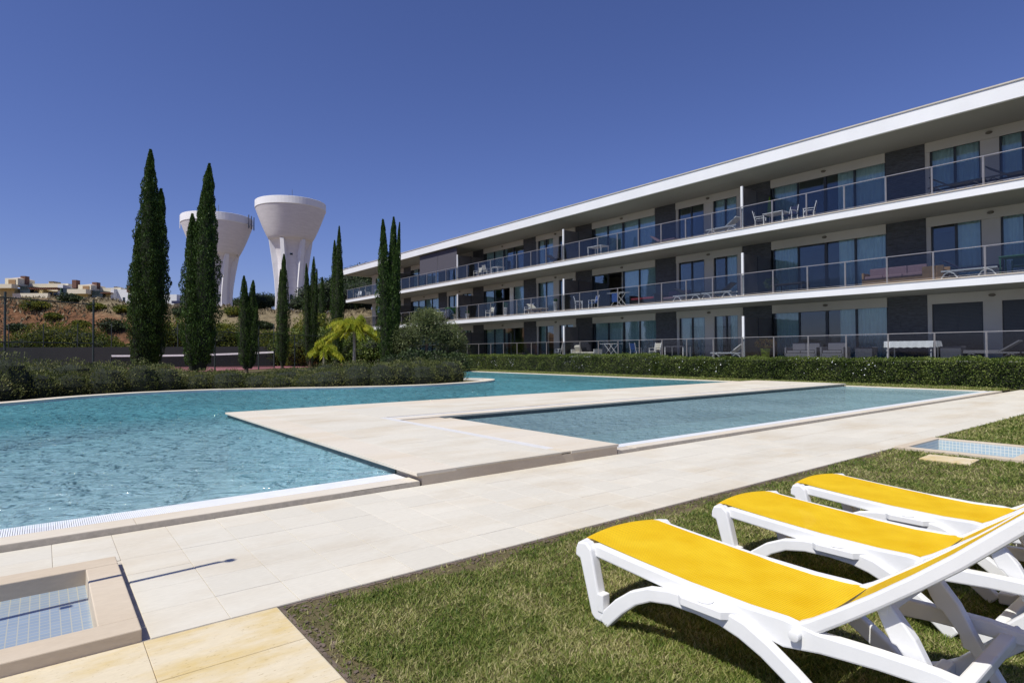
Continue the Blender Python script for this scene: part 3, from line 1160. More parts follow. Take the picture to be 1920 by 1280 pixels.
# ================================================================== SUN LOUNGERS
def make_lounger():
    """foot end at y=0, head towards -y"""
    o = thing('sun_lounger', 'x', 'sun lounger', (2.645, 2.36, 0), group='yellow sun loungers on the lawn')
    W_ = M['white_pl']

    def Y(v):
        return v-2.36
    for s in (-1, 1):
        xa, xb = sorted((s*.275, s*.335))
        b_ = MB()
        cl = [(Y(2.33), .335), (Y(2.27), .345), (Y(2.0), .325), (Y(1.7), .305), (Y(1.4), .288), (Y(1.24), .278), (Y(1.10), .285), (Y(.9), .300), (Y(.72), .305), (Y(.60), .300)]
        b_.band(cl, [.05, .062, .062, .066, .085, .115, .075, .066, .062, .05], xa+.0 if s > 0 else xa+.012, xb-.012 if s > 0 else xb)
        b_.build('side_rail', W_, o, bevel=.008)
        xa, xb = sorted((s*.312, s*.36))
        b_ = MB()
        cl = [(Y(2.175), .0), (Y(2.14), .05), (Y(2.07), .12), (Y(1.98), .19), (Y(1.88), .238), (Y(1.76), .262), (Y(1.62), .268), (Y(1.5), .262), (Y(1.4), .24),
              (Y(1.3), .195), (Y(1.2), .135), (Y(1.10), .065), (Y(1.03), .004)]
        b_.band(cl, [.06, .075, .075, .07, .066, .066, .07, .074, .078, .072, .07, .072, .07], xa, xb)
        b_.build('arched_leg', W_, o, bevel=.008)
        # widened shelf with the cup recess on top of the arch
        b_ = MB()
        xa2, xb2 = sorted((s*.30, s*.385))
        b_.prism([(xa2, Y(1.78)), (xb2 if s > 0 else xa2, Y(1.68)), (xb2 if s > 0 else xa2, Y(1.48)), (xa2, Y(1.40))] if s > 0 else
                 [(xb2, Y(1.78)), (xa2, Y(1.68)), (xa2, Y(1.48)), (xb2, Y(1.40))], .262, .300)
        b_.build('shelf', W_, o, bevel=.004)
        b_ = MB()
        b_.lathe([(.034, 0), (.036, .006), (.030, .006), (.028, .001)], 20, (s*.345, Y(1.58), .3005))
        b_.build('cup_ring', W_, o, smooth=True)
        # foot-end leg, leaning, with its stub
        b_ = MB()
        xa, xb = sorted((s*.295, s*.355))
        b_.profx([(Y(2.375), .34), (Y(2.36), .375), (Y(2.30), .385), (Y(2.265), .355), (Y(2.20), .09), (Y(2.15), .05), (Y(2.15), .0), (Y(2.235), .0), (Y(2.262), .02), (Y(2.345), .29), (Y(2.378), .30)], xa, xb)
        b_.build('front_leg', W_, o, bevel=.009)
        b_ = MB()
        b_.box(*sorted((s*.305, s*.36)), Y(2.215), Y(2.175), .05, .145)
        b_.build('stacking_stub', W_, o, bevel=.006)
        # rear leg, V to the arch foot
        xa, xb = sorted((s*.30, s*.36))
        b_ = MB()
        b_.band([(Y(.62), .30), (Y(.70), .22), (Y(.82), .10), (Y(.88), .06), (Y(.94), .035), (Y(1.01), .03)], [.075, .07, .065, .065, .06, .06], xa, xb)
        b_.build('rear_leg', W_, o, bevel=.008)
        # backrest rail and strut
        xa, xb = sorted((s*.262, s*.318))
        b_ = MB()
        b_.band([(Y(1.215), .290), (Y(1.13), .335), (Y(1.03), .408), (Y(.91), .500), (Y(.78), .605), (Y(.66), .708), (Y(.54), .822), (Y(.43), .925)], [.05, .056, .054, .052, .052, .052, .050, .045], xa, xb)
        b_.build('back_rail', W_, o, bevel=.01)
        b_ = MB()
        b_.tube([(s*.318, Y(1.185), .292), (s*.352, Y(1.185), .292)], .022, 14)
        b_.build('hinge_knob', W_, o, bevel=.004, smooth=True)
        xa, xb = sorted((s*.215, s*.258))
        b_ = MB()
        b_.profx([(Y(.93), .47), (Y(.885), .50), (Y(.80), .39), (Y(.73), .25), (Y(.66), .13), (Y(.60), .05), (Y(.655), .06), (Y(.715), .14), (Y(.765), .22), (Y(.79), .225), (Y(.80), .27), (Y(.86), .35), (Y(.875), .352), (Y(.90), .40)], xa, xb)
        b_.build('support_strut', W_, o, bevel=.006)
    b_ = MB()
    b_.bar((-.26, Y(.90), .47), (.26, Y(.90), .47), .035, .045)
    b_.build('strut_bar', W_, o, bevel=.006)
    b_ = MB()
    b_.bar((-.30, Y(.86), .07), (.30, Y(.86), .07), .05, .11)
    b_.build('rear_crossbar', W_, o, bevel=.01)
    b_ = MB()
    b_.bar((-.30, Y(.66), .285), (.30, Y(.66), .285), .05, .045)
    b_.build('end_crossbar', W_, o, bevel=.008)
    b_ = MB()
    b_.bar((-.27, Y(1.26), .245), (.27, Y(1.26), .245), .08, .03)
    b_.build('middle_crossbar', W_, o, bevel=.006)
    # foot end crossbar, bowed upward
    b_ = MB()
    path = [(x, Y(2.345)+.03*(1-(x/.34)**2), .355+.010*(1-(x/.34)**2)) for x in np.linspace(-.335, .335, 13)]
    b_.tube(path, .024, 10)
    b_.build('foot_bar', W_, o, smooth=True)

    # slings
    def sling(pts, name, w0, sag):
        nx = 12
        V, F = [], []
        for (yy, zz) in pts:
            for i in range(nx+1):
                t = i/nx*2-1
                V.append((t*w0, yy+(.03*(1-t*t) if (name == 'seat_sling' and yy > -.12) else 0), zz-sag*(1-t*t) if yy < -.1 or name != 'seat_sling' else zz+.012*(1-t*t)))
        for j in range(len(pts)-1):
            for i in range(nx):
                a = j*(nx+1)+i
                F.append((a, a+1, a+nx+2, a+nx+1))
        b2 = MB()
        b2.add(V, F)
        ob = b2.build(name, M['sling'], o, smooth=True)
        return ob
    P = []
    for y_, z_ in [(2.392, .345), (2.388, .366), (2.36, .382), (2.32, .386), (2.25, .379), (2.1, .366), (2.0, .359), (1.8, .345), (1.6, .333), (1.4, .325), (1.25, .330), (1.155, .336)]:
        P.append((Y(y_), z_))
    sling(P, 'seat_sling', .284, .005)
    P = []
    for y_, z_ in [(1.15, .345), (1.05, .424), (.95, .500), (.85, .580), (.7, .708), (.55, .845), (.44, .950)]:
        P.append((Y(y_), z_-.004))
    sling(P, 'back_sling', .285, .018)
    b_ = MB()
    b_.bar((-.27, Y(.43), .935), (.27, Y(.43), .935), .045, .045)
    b_.build('head_bar', W_, o, bevel=.01)
    return o


L1 = make_lounger()
L1['label'] = 'yellow sling sun lounger nearest the camera, on the lawn'
L1.rotation_euler = (0, 0, R(0.5))
dup(L1, (3.87, 2.33, 0), R(0), 'middle one of the three yellow sun loungers on the lawn')
dup(L1, (4.89, 2.31, 0), R(-1.0), 'yellow sun lounger farthest from the camera, next to the tiled basin')

# ================================================================== APARTMENT BUILDING
D, W = 28.7, 31.8
Y0, Y1 = -10.18, 69.0
FL = [.98, 4.30, 7.80]
CE = [3.93, 7.44, 10.85]
DIV = [3.54, 17.26, 30.98, 44.70, 58.42]
bld = thing('apartment_building', 'long white three storey apartment block with glass fronted balconies behind the hedge', 'building', (D, 0, 0))
BO = (D, 0, 0)


def bp_(mb, name, mat, parent=None, **k):
    return mb.build(name, M[mat], parent or bld, origin=BO, **k)


s_ = MB()
s_.box(D, 46, Y0, Y1+.9, 10.85, 11.47)
bp_(s_, 'roof_slab', 'white_paint')
s_ = MB()
s_.box(D-.04, 46, Y0, Y1+.94, 11.472, 11.53)
bp_(s_, 'roof_coping', 'lip')
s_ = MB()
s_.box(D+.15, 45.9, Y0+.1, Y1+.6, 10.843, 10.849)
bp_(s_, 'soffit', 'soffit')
for k in (1, 2):
    s_ = MB()
    s_.box(D, 45, Y0, Y1, CE[k-1], FL[k]-.05)
    bp_(s_, 'floor_slab', 'white_paint')
    s_ = MB()
    s_.box(D-.03, 44.9, Y0, Y1, FL[k]-.048, FL[k])
    bp_(s_, 'balcony_floor', 'floor_tile')
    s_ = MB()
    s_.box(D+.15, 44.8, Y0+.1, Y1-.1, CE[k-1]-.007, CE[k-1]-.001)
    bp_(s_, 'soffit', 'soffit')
s_ = MB()
s_.box(D-.02, 45, Y0, Y1, -.5, FL[0]-.02)
bp_(s_, 'terrace', 'cream')
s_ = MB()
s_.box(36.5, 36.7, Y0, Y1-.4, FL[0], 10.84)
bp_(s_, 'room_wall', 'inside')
s_ = MB()
s_.box(W, 45.8, Y1-1.0, Y1-.7, FL[0], CE[0]-.008)
s_.box(W, 45.8, Y1-1.0, Y1-.7, FL[1], CE[1]-.008)
s_.box(W, 45.8, Y1-1.0, Y1-.7, FL[2], CE[2]-.008)
s_.box(W, 45.8, Y0, Y0+.3, FL[0], CE[0]-.008)
s_.box(W, 45.8, Y0, Y0+.3, FL[1], CE[1]-.008)
s_.box(W, 45.8, Y0, Y0+.3, FL[2], CE[2]-.008)
bp_(s_, 'end_wall', 'cream')

curt_cache = {}


def curtain(parent, ya, yb, za, zb, x=None):
    n = max(6, int((yb-ya)/.05))
    V, F = [], []
    xx = (W+.22) if x is None else x
    ph = random.uniform(0, 6)
    for i in range(n+1):
        t = i/n
        yy = ya+(yb-ya)*t
        dx_ = .035*math.sin(i*1.9+ph)+.012*math.sin(i*.7)
        V += [(xx+dx_, yy, za), (xx+dx_*.6, yy, zb)]
    for i in range(n):
        F.append((2*i, 2*i+2, 2*i+3, 2*i+1))
    b2 = MB()
    b2.add(V, F)
    return bp_(b2, 'curtain', 'curtain', parent)


def window(ya, yb, k, leaves_, open_=None, cur='full', blind=False):
    """sliding door: frame > panes, curtain"""
    z0, z1 = FL[k]+.02, CE[k]-.36
    f = MB()
    t = .06
    xf0, xf1 = W+.02, W+.12
    f.box(xf0, xf1, ya, yb, z0, z0+t)
    f.box(xf0, xf1, ya, yb, z1-t, z1)
    f.box(xf0, xf1, ya, ya+t, z0+t, z1-t)
    f.box(xf0, xf1, yb-t, yb, z0+t, z1-t)
    ws = (yb-ya)/leaves_
    for i in range(1, leaves_):
        c = ya+ws*i
        tt = .07 if (leaves_ == 4 and i == 2) else .045
        f.box(xf0-.005, xf1-.005, c-tt, c+tt, z0+t, z1-t)
    fr_ = bp_(f, 'window_frame', 'frame')
    for i in range(leaves_):
        if open_ is not None and i in open_:
            continue
        a, c = ya+ws*i+.05, ya+ws*(i+1)-.05
        p = MB()
        p.box(W+.06, W+.068, a, c, z0+t, z1-t)
        bp_(p, 'pane', 'pane', fr_)
    if cur == 'full':
        curtain(fr_, ya+.05, yb-.05, z0+.03, z1)
    elif cur == 'half':
        curtain(fr_, ya+.05, ya+(yb-ya)*.40, z0+.03, z1)
        curtain(fr_, yb-(yb-ya)*.25, yb-.05, z0+.03, z1)
    elif cur == 'left':
        curtain(fr_, ya+(yb-ya)*.45, yb-.05, z0+.03, z1)
    elif cur == 'right':
        curtain(fr_, ya+.05, ya+(yb-ya)*.55, z0+.03, z1)
    if blind:
        n = 0
        bb = MB()
        zz = z0+.05
        while zz < z1-.02:
            bb.box(W+.0, W+.012, ya+.06, yb-.06, zz, zz+.052)
            zz += .06
        bp_(bb, 'roller_shutter', 'frame', fr_)
    return fr_


def wall_piece(ya, yb, k, mat='cream', name='wall_panel', x=None, top=None, z0=None):
    b2 = MB()
    b2.box(x if x is not None else W-.05, W+.3, ya, yb, FL[k]+.001 if z0 is None else z0, CE[k]-.009 if top is None else top)
    return bp_(b2, name, mat)


def cladding(ya, yb, k):
    """slate strips: recessed backing and proud courses"""
    back = wall_piece(ya, yb, k, 'frame', 'cladding_backing')
    z = FL[k]+.004
    b2 = MB()
    hs_ = .30
    while z < CE[k]-.03:
        h = min(hs_, CE[k]-.012-z)
        y = ya
        off = random.uniform(.3, .9)
        while y < yb-.01:
            ye = min(yb, y+off)
            b2.box(W-.075-random.uniform(0, .008), W-.051, y+.002, ye-.002, z, z+h-.006)
            y = ye
            off = .75
        z += hs_
    o = bp_(b2, 'slate_cladding', 'clad')
    return o


def wall_light(y, k, x=None, dz=.2):
    b2 = MB()
    n = 14
    xx = W-.05 if x is None else x
    zc = CE[k]-dz
    V = []
    for s in (0, 1):
        for i in range(n):
            t = 2*math.pi*i/n
            sc = 1 if s == 0 else .75
            V.append((xx-.07*s-.001, y+.13*sc*math.cos(t), zc+.07*sc*math.sin(t)))
    F = [tuple(range(n, 2*n))]+[(i, (i+1) % n, n+(i+1) % n, n+i) for i in range(n)]
    b2.add(V, F)
    return bp_(b2, 'wall_light', 'light')


random.seed(3)
curt = ['full', 'none', 'half', 'full', 'left', 'right', 'none', 'full']
ci = 0
bases = [-10.18]+DIV
for bi, d in enumerate(bases):
    for k in range(3):
        last = (bi == len(bases)-1)
        # slate at the party wall
        cladding(d-.02 if bi else Y0+.3, d+1.68, k)
        # narrow window, pier, wide window
        if not last:
            segs = [(1.68, 2.05), (3.60, 4.25), (6.12, 6.30)]
            for a, c in segs:
                wall_piece(d+a, d+c, k)
            wall_piece(d+2.05, d+3.60, k, name='lintel', top=CE[k]-.009, z0=CE[k]-.36)
            wall_piece(d+4.25, d+6.12, k, name='lintel', top=CE[k]-.009, z0=CE[k]-.36)
            b2 = MB()
            b2.box(W-.11, W-.052, d+1.70, d+6.28, CE[k]-.45, CE[k]-.012)
            bp_(b2, 'shutter_box', 'cream')
            shut = (k == 0 and bi == 1)
            window(d+2.05, d+3.60, k, 2, cur=curt[ci % 8] if not shut else 'none', blind=shut)
            ci += 1
            window(d+4.25, d+6.12, k, 2, cur=curt[ci % 8] if not shut else 'none', blind=shut)
            ci += 1
            wall_light(d+3.92, k, W-.11)
            cladding(d+6.30, d+7.92, k)
            b2 = MB()
            b2.box(W-.11, W-.0, d+7.94, d+13.66, CE[k]-.47, CE[k]-.012)
            bp_(b2, 'shutter_box', 'cream')
            op = None
            cc = ['full', 'half', 'right', 'full', 'left'][(ci+k*2) % 5]
            if k == 1 and bi == 2:
                op, cc = (2,), 'right'
            if k == 1 and bi == 3:
                op, cc = (1,), 'half'
            if k == 0 and bi == 1:
                cc = 'half'
            window(d+7.94, d+13.64, k, 4, open_=op, cur=cc)
            ci += 1
            wall_light(d+10.8, k, W-.11)
        else:
            wall_piece(d+1.68, d+2.4, k)
            b2 = MB()
            b2.box(W-.11, W-.0, d+2.4, d+8.9, CE[k]-.47, CE[k]-.012)
            bp_(b2, 'shutter_box', 'cream')
            window(d+2.4, d+5.6, k, 2)
            wall_piece(d+5.6, d+6.0, k)
            window(d+6.0, d+8.9, k, 3)
            wall_piece(d+8.9, Y1-.7, k)
            wall_light(d+5.8, k, W-.11)

# balcony dividers
for d in DIV:
    for k in range(3):
        b2 = MB()
        b2.box(D+.16, D+.24, d-.06, d+.06, FL[k]+.001, FL[k]+2.25)
        c = bp_(b2, 'divider_post', 'white_paint')
        b2 = MB()
        b2.box(D+.241, W-.08, d-.02, d+.02, FL[k]+.02, FL[k]+2.2)
        bp_(b2, 'divider_panel', 'divider')
        b2 = MB()
        b2.box(D+1.6, D+1.66, d-.035, d+.035, FL[k]+.001, FL[k]+2.24)
        bp_(b2, 'divider_stile', 'frame')

# railings
RX = D+.07
STEP = 13.72/8
for k in range(3):
    ystart = -10.1
    hr = MB()
    hr.box(RX-.02, RX+.02, Y0+.1, Y1-.1, FL[k]+1.12, FL[k]+1.15)
    bp_(hr, 'handrail', 'steel')
    br_ = MB()
    br_.box(RX-.006, RX+.006, Y0+.1, Y1-.1, FL[k]+.055, FL[k]+.07)
    bp_(br_, 'bottom_rail', 'steel')
    yy = DIV[0]-8*STEP
    while yy < Y1:
        b2 = MB()
        b2.box(RX-.015, RX+.03, yy-.028, yy-.006, FL[k]-.04, FL[k]+1.118)
        b2.box(RX-.015, RX+.03, yy+.006, yy+.028, FL[k]-.04, FL[k]+1.118)
        bp_(b2, 'railing_post', 'steel')
        ye = min(yy+STEP, Y1-.1)
        if ye-yy > .2:
            b2 = MB()
            b2.box(RX-.002, RX+.002, yy+.05, ye-.05, FL[k]+.08, FL[k]+1.08)
            bp_(b2, 'glass_panel', 'rail_glass')
        yy += STEP
    # end return
    b2 = MB()
    b2.box(RX, W, Y1-.12, Y1-.10, FL[k]+.08, FL[k]+1.12)
    bp_(b2, 'glass_panel', 'rail_glass')

# grey roller screens on the top balcony
for (a, c) in ((44.95, 48.2), (48.24, 51.6)):
    b2 = MB()
    b2.box(D+.30, D+.31, a, c, FL[2]+1.05, CE[2]-.05)
    bp_(b2, 'roller_screen', 'screen')

# ------------------------------------------------------------------ balcony furniture
def at_bal(px, py_, k, inset):
    """y on the balcony for a bearing, at the given inset from the slab edge"""
    pass


def chair(label, x, y, z, rz, frame='white_pl', seat='navy', s=1.0):
    o = thing('garden_chair', label, 'chair', (x, y, z), rz, 'chairs on the balconies and terraces')
    for sx in (-1, 1):
        for sy in (-1, 1):
            b2 = MB()
            b2.bar((sx*.25*s, sy*.22*s, 0), (sx*.25*s, sy*.22*s, (.64 if sy > 0 else .44)*s), .035)
            b2.build('leg', M[frame], o)
        b2 = MB()
        b2.bar((sx*.25*s, -.25*s, .64*s), (sx*.25*s, .25*s, .64*s), .05, .03)
        b2.build('armrest', M[frame], o)
        b2 = MB()
        b2.bar((sx*.22*s, -.22*s, .42*s), (sx*.22*s, -.36*s, .98*s), .035)
        b2.build('back_post', M[frame], o)
    b2 = MB()
    b2.box(-.24*s, .24*s, -.24*s, .24*s, .42*s, .455*s)
    b2.build('seat', M[seat], o)
    b2 = MB()
    b2.obox((0, -.30*s, .74*s), (.21*s, 0, 0), (0, -.05*s, .2*s), (0, .012, .003))
    b2.build('backrest', M[seat], o)
    return o


def table(label, x, y, z, lx, ly, h=.74, top='white_pl', leg='white_pl', rz=0):
    o = thing('garden_table', label, 'table', (x, y, z), rz, 'tables on the balconies and terraces')
    b2 = MB()
    b2.box(-lx/2, lx/2, -ly/2, ly/2, h-.04, h)
    b2.build('tabletop', M[top], o, bevel=.008)
    for sx in (-1, 1):
        for sy in (-1, 1):
            b2 = MB()
            b2.bar((sx*(lx/2-.05), sy*(ly/2-.05), 0), (sx*(lx/2-.05), sy*(ly/2-.05), h-.041), .045)
            b2.build('leg', M[leg], o)
    return o


def small_lounger(label, x, y, z, rz, frame='white_pl', pad=None, back=True):
    """head toward +y"""
    o = thing('sun_lounger', label, 'sun lounger', (x, y, z), rz, 'sun loungers on the balconies and terraces')
    b2 = MB()
    for sx in (-1, 1):
        b2.bar((sx*.3, -.95, .32), (sx*.3, .9, .32), .05, .06)
    b2.build('side_rail', M[frame], o)
    for sy in (-.62, .62):
        b2 = MB()
        for sx in (-1, 1):
            b2.tube([(sx*.3, sy-.3, .0), (sx*.3, sy-.16, .2), (sx*.3, sy, .28), (sx*.3, sy+.16, .2), (sx*.3, sy+.3, 0)], .025, 6)
        b2.build('arched_leg', M[frame], o)
    b2 = MB()
    b2.box(-.28, .28, -.95, .25, .34, .365 if pad is None else .42)
    b2.build('seat', M[pad or frame], o)
    b2 = MB()
    if back:
        b2.obox((0, .55, .56), (.28, 0, 0), (0, .32, .22), (0, -.01, .02))
    else:
        b2.box(-.28, .28, .26, .93, .34, .37)
    b2.build('backrest', M[pad or frame], o)
    return o


def sofa(label, x, y, z, ly, frame, pad, rz=0, back=True):
    """seat facing -x, long along y"""
    o = thing('garden_sofa', label, 'sofa', (x, y, z), rz, 'garden sofas on the balconies and terraces')
    b2 = MB()
    b2.box(-.38, .38, -ly/2, ly/2, .04, .30)
    b2.build('base', M[frame], o, bevel=.01)
    n = max(1, int(ly/.7))
    for i in range(n):
        b2 = MB()
        a = -ly/2+.06+(ly-.12)*i/n
        b2.box(-.37, .22, a+.01, a+(ly-.12)/n-.01, .302, .43)
        b2.build('seat_cushion', M[pad], o, bevel=.03)
        if back:
            b2 = MB()
            b2.box(.2, .36, a+.01, a+(ly-.12)/n-.01, .44, .82)
            b2.build('back_cushion', M[pad], o, bevel=.03)
    for s in (-1, 1):
        b2 = MB()
        b2.box(-.38, .38, s*ly/2-.04, s*ly/2+.04, .0, .60)
        b2.build('armrest', M[frame], o, bevel=.01)
    return o


def drying_rack(label, x, y, z, rz=0, cloth=None):
    o = thing('drying_rack', label, 'drying rack', (x, y, z), rz, 'folding drying racks')
    b2 = MB()
    for s in (-.25, .25):
        b2.bar((s, -.55, .0), (s, .40, .95), .022)
        b2.bar((s, .55, .0), (s, -.40, .95), .022)
    b2.build('crossed_legs', M['white_pl'], o)
    b2 = MB()
    b2.bar((-.28, -.75, .95), (-.28, .75, .95), .02)
    b2.bar((.28, -.75, .95), (.28, .75, .95), .02)
    for i in range(9):
        yy = -.72+i*.18
        b2.bar((-.28, yy, .95), (.28, yy, .95), .010)
    b2.build('drying_frame', M['white_pl'], o)
    if cloth:
        b2 = MB()
        b2.box(-.27, -.25, -.2, .35, .35, .96)
        b2.build('hanging_towel', M[cloth], o)
    return o


def pot_plant(label, x, y, z, pot, leaf, h=.4, r=.2, lr=.4, lh=.6, n=900, cone=False, palm=False):
    o = thing('potted_plant', label, 'potted plant', (x, y, z), 0, 'potted plants on the balconies and terraces')
    b2 = MB()
    b2.lathe([(r*.7, 0), (r, h*.9), (r*1.08, h*.92), (r*1.08, h), (r*.9, h), (r*.85, h*.93)], 16)
    b2.build('pot', M[pot], o, smooth=True)
    if palm:
        Vs = []
        P_, D_ = [], []
        for a in np.linspace(0, 6.0, 11):
            for t in np.linspace(.05, 1, 26):
                q = np.array([math.cos(a)*lr*t, math.sin(a)*lr*t, h+lh*(t*1.3-t*t*.9)])
                for s in (-1, 1):
                    P_.append(q+np.array([-math.sin(a)*s*.07, math.cos(a)*s*.07, -.03]))
                    D_.append([-math.sin(a)*s, math.cos(a)*s, -.4])
        V, F = leaves(np.array(P_), np.array(D_), .2, .25, .15)
    else:
        p = rng.normal(0, 1, (n, 3))
        p = unit(p)*rng.uniform(.4, 1, (n, 1))**.5
        C = p*[lr, lr, lh/2]+[0, 0, h+lh/2]
        V, F = leaves(C, p, .07, .5, .5)
    raw_mesh('foliage', V, F, M[leaf], o)
    b2 = MB()
    b2.tube([(0, 0, h*.9), (.01, 0, h+lh*.6)], .015, 6)
    b2.build('stem', M['trunk'], o)
    return o


def folded_parasol(label, x, y, z, mat, h=2.2):
    o = thing('folded_parasol', label, 'parasol', (x, y, z))
    b2 = MB()
    b2.lathe([(.25, 0), (.25, .06), (.04, .1)], 14)
    b2.build('base', M['white_pl'], o)
    b2 = MB()
    b2.tube([(0, 0, .08), (0, 0, h)], .02, 8)
    b2.build('pole', M['white_pl'], o)
    b2 = MB()
    b2.lathe([(.16, h*.45), (.13, h*.55), (.11, h*.75), (.05, h*.92), (.02, h)], 10)
    b2.build('canopy', M[mat], o)
    return o


T, Mi, G = FL[2], FL[1], FL[0]
# top floor
chair('blue-grey framed chair with its back to the divider on the top balcony', D+1.1, 16.75, T, R(200), 'white_pl', 'grey_sofa')
table('small pale table between three chairs on the top balcony', D+1.2, 15.9, T, .9, 1.1, .72, 'white_pl')
chair('dark backed chair right of the small table on the top balcony', D+1.0, 15.1, T, R(80), 'white_pl', 'navy')
chair('dark chair seen edge-on by the balcony glass of the big top window', D+1.3, 14.3, T, R(20), 'white_pl', 'navy')
folded_parasol('lime green folded parasol standing in the corner by the slate wall', D+2.5, 17.0, T, 'parasol_green', 2.0)
small_lounger('white plastic lounger left of the divider on the top balcony', D+.65, 18.6, T, R(180))
table('white table behind the glass left of the big window on the top balcony', D+1.0, 28.4, T, .8, 1.3, .74)
small_lounger('dark low lounger folded on the top balcony left of the middle divider', D+.8, 32.4, T, 0, 'dark_pl')
chair('pale wooden chair on the top balcony beside the roller screens', D+.9, 42.6, T, R(90), 'white_pl', 'cushion')
chair('second pale chair on the top balcony, right of the wooden one', D+.9, 41.2, T, R(270), 'white_pl', 'cushion')
table('pale table beside two wooden chairs on the top balcony', D+1.3, 40.2, T, .8, .9, .72)
chair('dark small chair in front of the four pane window near the screens', D+1.6, 38.6, T, R(60), 'dark_pl', 'dark_pl')
small_lounger('black lounger leaning low at the right of the top balcony', D+.6, 8.0, T, R(0), 'dark_pl')
small_lounger('black lounger at the far right of the top balcony', D+.6, 6.1, T, R(0), 'dark_pl')
chair('white plastic chair at the far left end of the top balcony', D+.8, 67.2, T, R(120), 'white_pl', 'white_pl')
chair('second white plastic chair near the left end of the top balcony', D+1.2, 65.4, T, R(240), 'white_pl', 'white_pl')
chair('white chair before the tall cypress on the top balcony', D+.8, 61.9, T, R(30), 'white_pl', 'white_pl')
small_lounger('reddish folded lounger left of the twin door on the top balcony', D+1.4, 23.2, T, 0, 'dark_pl', 'mauve')
# middle floor
small_lounger('white lounger with navy cushion on the middle balcony at the right', D+.65, 7.6, Mi, R(0), 'white_pl', 'navy')
table('green plastic table at the right end of the middle balcony', D+1.1, 6.0, Mi, .9, 1.4, .74, 'green_pl', 'green_pl')
chair('green plastic chair beside the green table on the middle balcony', D+1.3, 5.2, Mi, R(200), 'green_pl', 'green_pl')
chair('second green plastic chair behind the green table', D+2.0, 6.3, Mi, R(100), 'green_pl', 'green_pl')
sofa('wooden garden sofa with mauve cushions against the slate on the middle balcony', D+1.0, 10.4, Mi, 2.4, 'wood', 'mauve')
sofa('short wooden sofa with pale mauve cushion below the twin window', D+.8, 8.8, Mi, .8, 'wood', 'mauve', R(90), False)
table('dark low table right of the divider on the middle balcony', D+1.6, 15.4, Mi, .8, 1.5, .55, 'dark_pl', 'dark_pl')
pot_plant('dark round shrub in a pot next to the divider of the middle balcony', D+1.5, 16.4, Mi, 'dark_pl', 'leaf_pine', .3, .18, .38, .7)
small_lounger('white lounger with dark pad just left of the divider on the middle balcony', D+.6, 18.9, Mi, R(180), 'white_pl', 'dark_pl')
small_lounger('white armed lounger with dark pad before the narrow door', D+.65, 20.9, Mi, R(0), 'white_pl', 'dark_pl')
sofa('dark sofa with mauve cushions on the middle balcony by the slate', D+1.8, 22.6, Mi, 1.7, 'dark_pl', 'mauve')
sofa('low bench with pink cushions by the balcony glass', D+.7, 24.1, Mi, 1.9, 'dark_pl', 'pink', 0, False)
drying_rack('drying rack with a blue towel on the middle balcony', D+1.0, 26.6, Mi, R(0), 'blue')
chair('pale chair left of the open door on the middle balcony', D+1.0, 28.9, Mi, R(70), 'white_pl', 'blue')
chair('grey metal chair right of the middle divider on the middle balcony', D+.9, 30.2, Mi, R(230), 'white_pl', 'grey_sofa')
folded_parasol('white folded parasol beside the middle divider, in front of the twin door', D+1.6, 32.0, Mi, 'cloth', 2.3)
pot_plant('tall white square pot left of the middle divider', D+.6, 32.3, Mi, 'white_pl', 'leaf_green', .75, .16, .15, .2, 200)
small_lounger('wooden deckchair with raised back on the middle balcony', D+.8, 34.6, Mi, R(0), 'wood', 'cushion')
chair('white slatted chair behind the wooden deckchair', D+1.4, 36.3, Mi, R(90), 'white_pl', 'white_pl')
pot_plant('white pot before the open curtained door', D+.7, 38.4, Mi, 'white_pl', 'leaf_green', .7, .15, .22, .4, 300)
chair('pale chair left of the curtained door', D+1.1, 41.1, Mi, R(100), 'white_pl', 'cushion')
pot_plant('feathery green palm in a beige pot on the left middle balcony', D+.8, 45.9, Mi, 'cushion', 'leaf_green', .55, .28, 1.1, 1.3, palm=True)
pot_plant('white pot beside the beige pot palm', D+.7, 43.9, Mi, 'white_pl', 'leaf_green', .5, .18, .2, .3, 250)
drying_rack('drying rack at the left end of the middle balcony near the olive tree', D+.9, 48.6, Mi, R(0))
folded_parasol('pink folded parasol at the far left of the middle balcony', D+1.2, 61.8, Mi, 'pink', 2.3)
# ground floor
o_ = table('table under a white cloth on the ground terrace', D+1.0, 9.8, G, .9, 1.75, .80, 'grey_sofa', 'white_pl')
cl = MB()
cl.box(-.47, .47, -.93, .93, .80, .815)
for s in (-1, 1):
    pts = [(-.47+i*.0587, s*.935+.012*math.sin(i*1.3)*s) for i in range(17)]
    for i in range(16):
        cl.add([(pts[i][0], pts[i][1], .81), (pts[i+1][0], pts[i+1][1], .81), (pts[i+1][0], pts[i+1][1]+.04*s, .55+.02*math.sin(i)), (pts[i][0], pts[i][1]+.04*s, .55+.02*math.sin(i-1))], [(0, 1, 2, 3)])
for i in range(24):
    y0_, y1_ = -.93+i*.0775, -.93+(i+1)*.0775
    f1, f2 = .015*math.sin(i*1.7), .015*math.sin((i+1)*1.7)
    cl.add([(-.475, y0_, .81), (-.475, y1_, .81), (-.50+f2, y1_, .54+f2), (-.50+f1, y0_, .54+f1)], [(0, 1, 2, 3)])
c_ = cl.build('tablecloth', M['cloth'])
c_.location = (D+1.0, 9.8, G+.006)
tag(c_, 'white tablecloth draped over the table on the ground terrace', 'tablecloth')
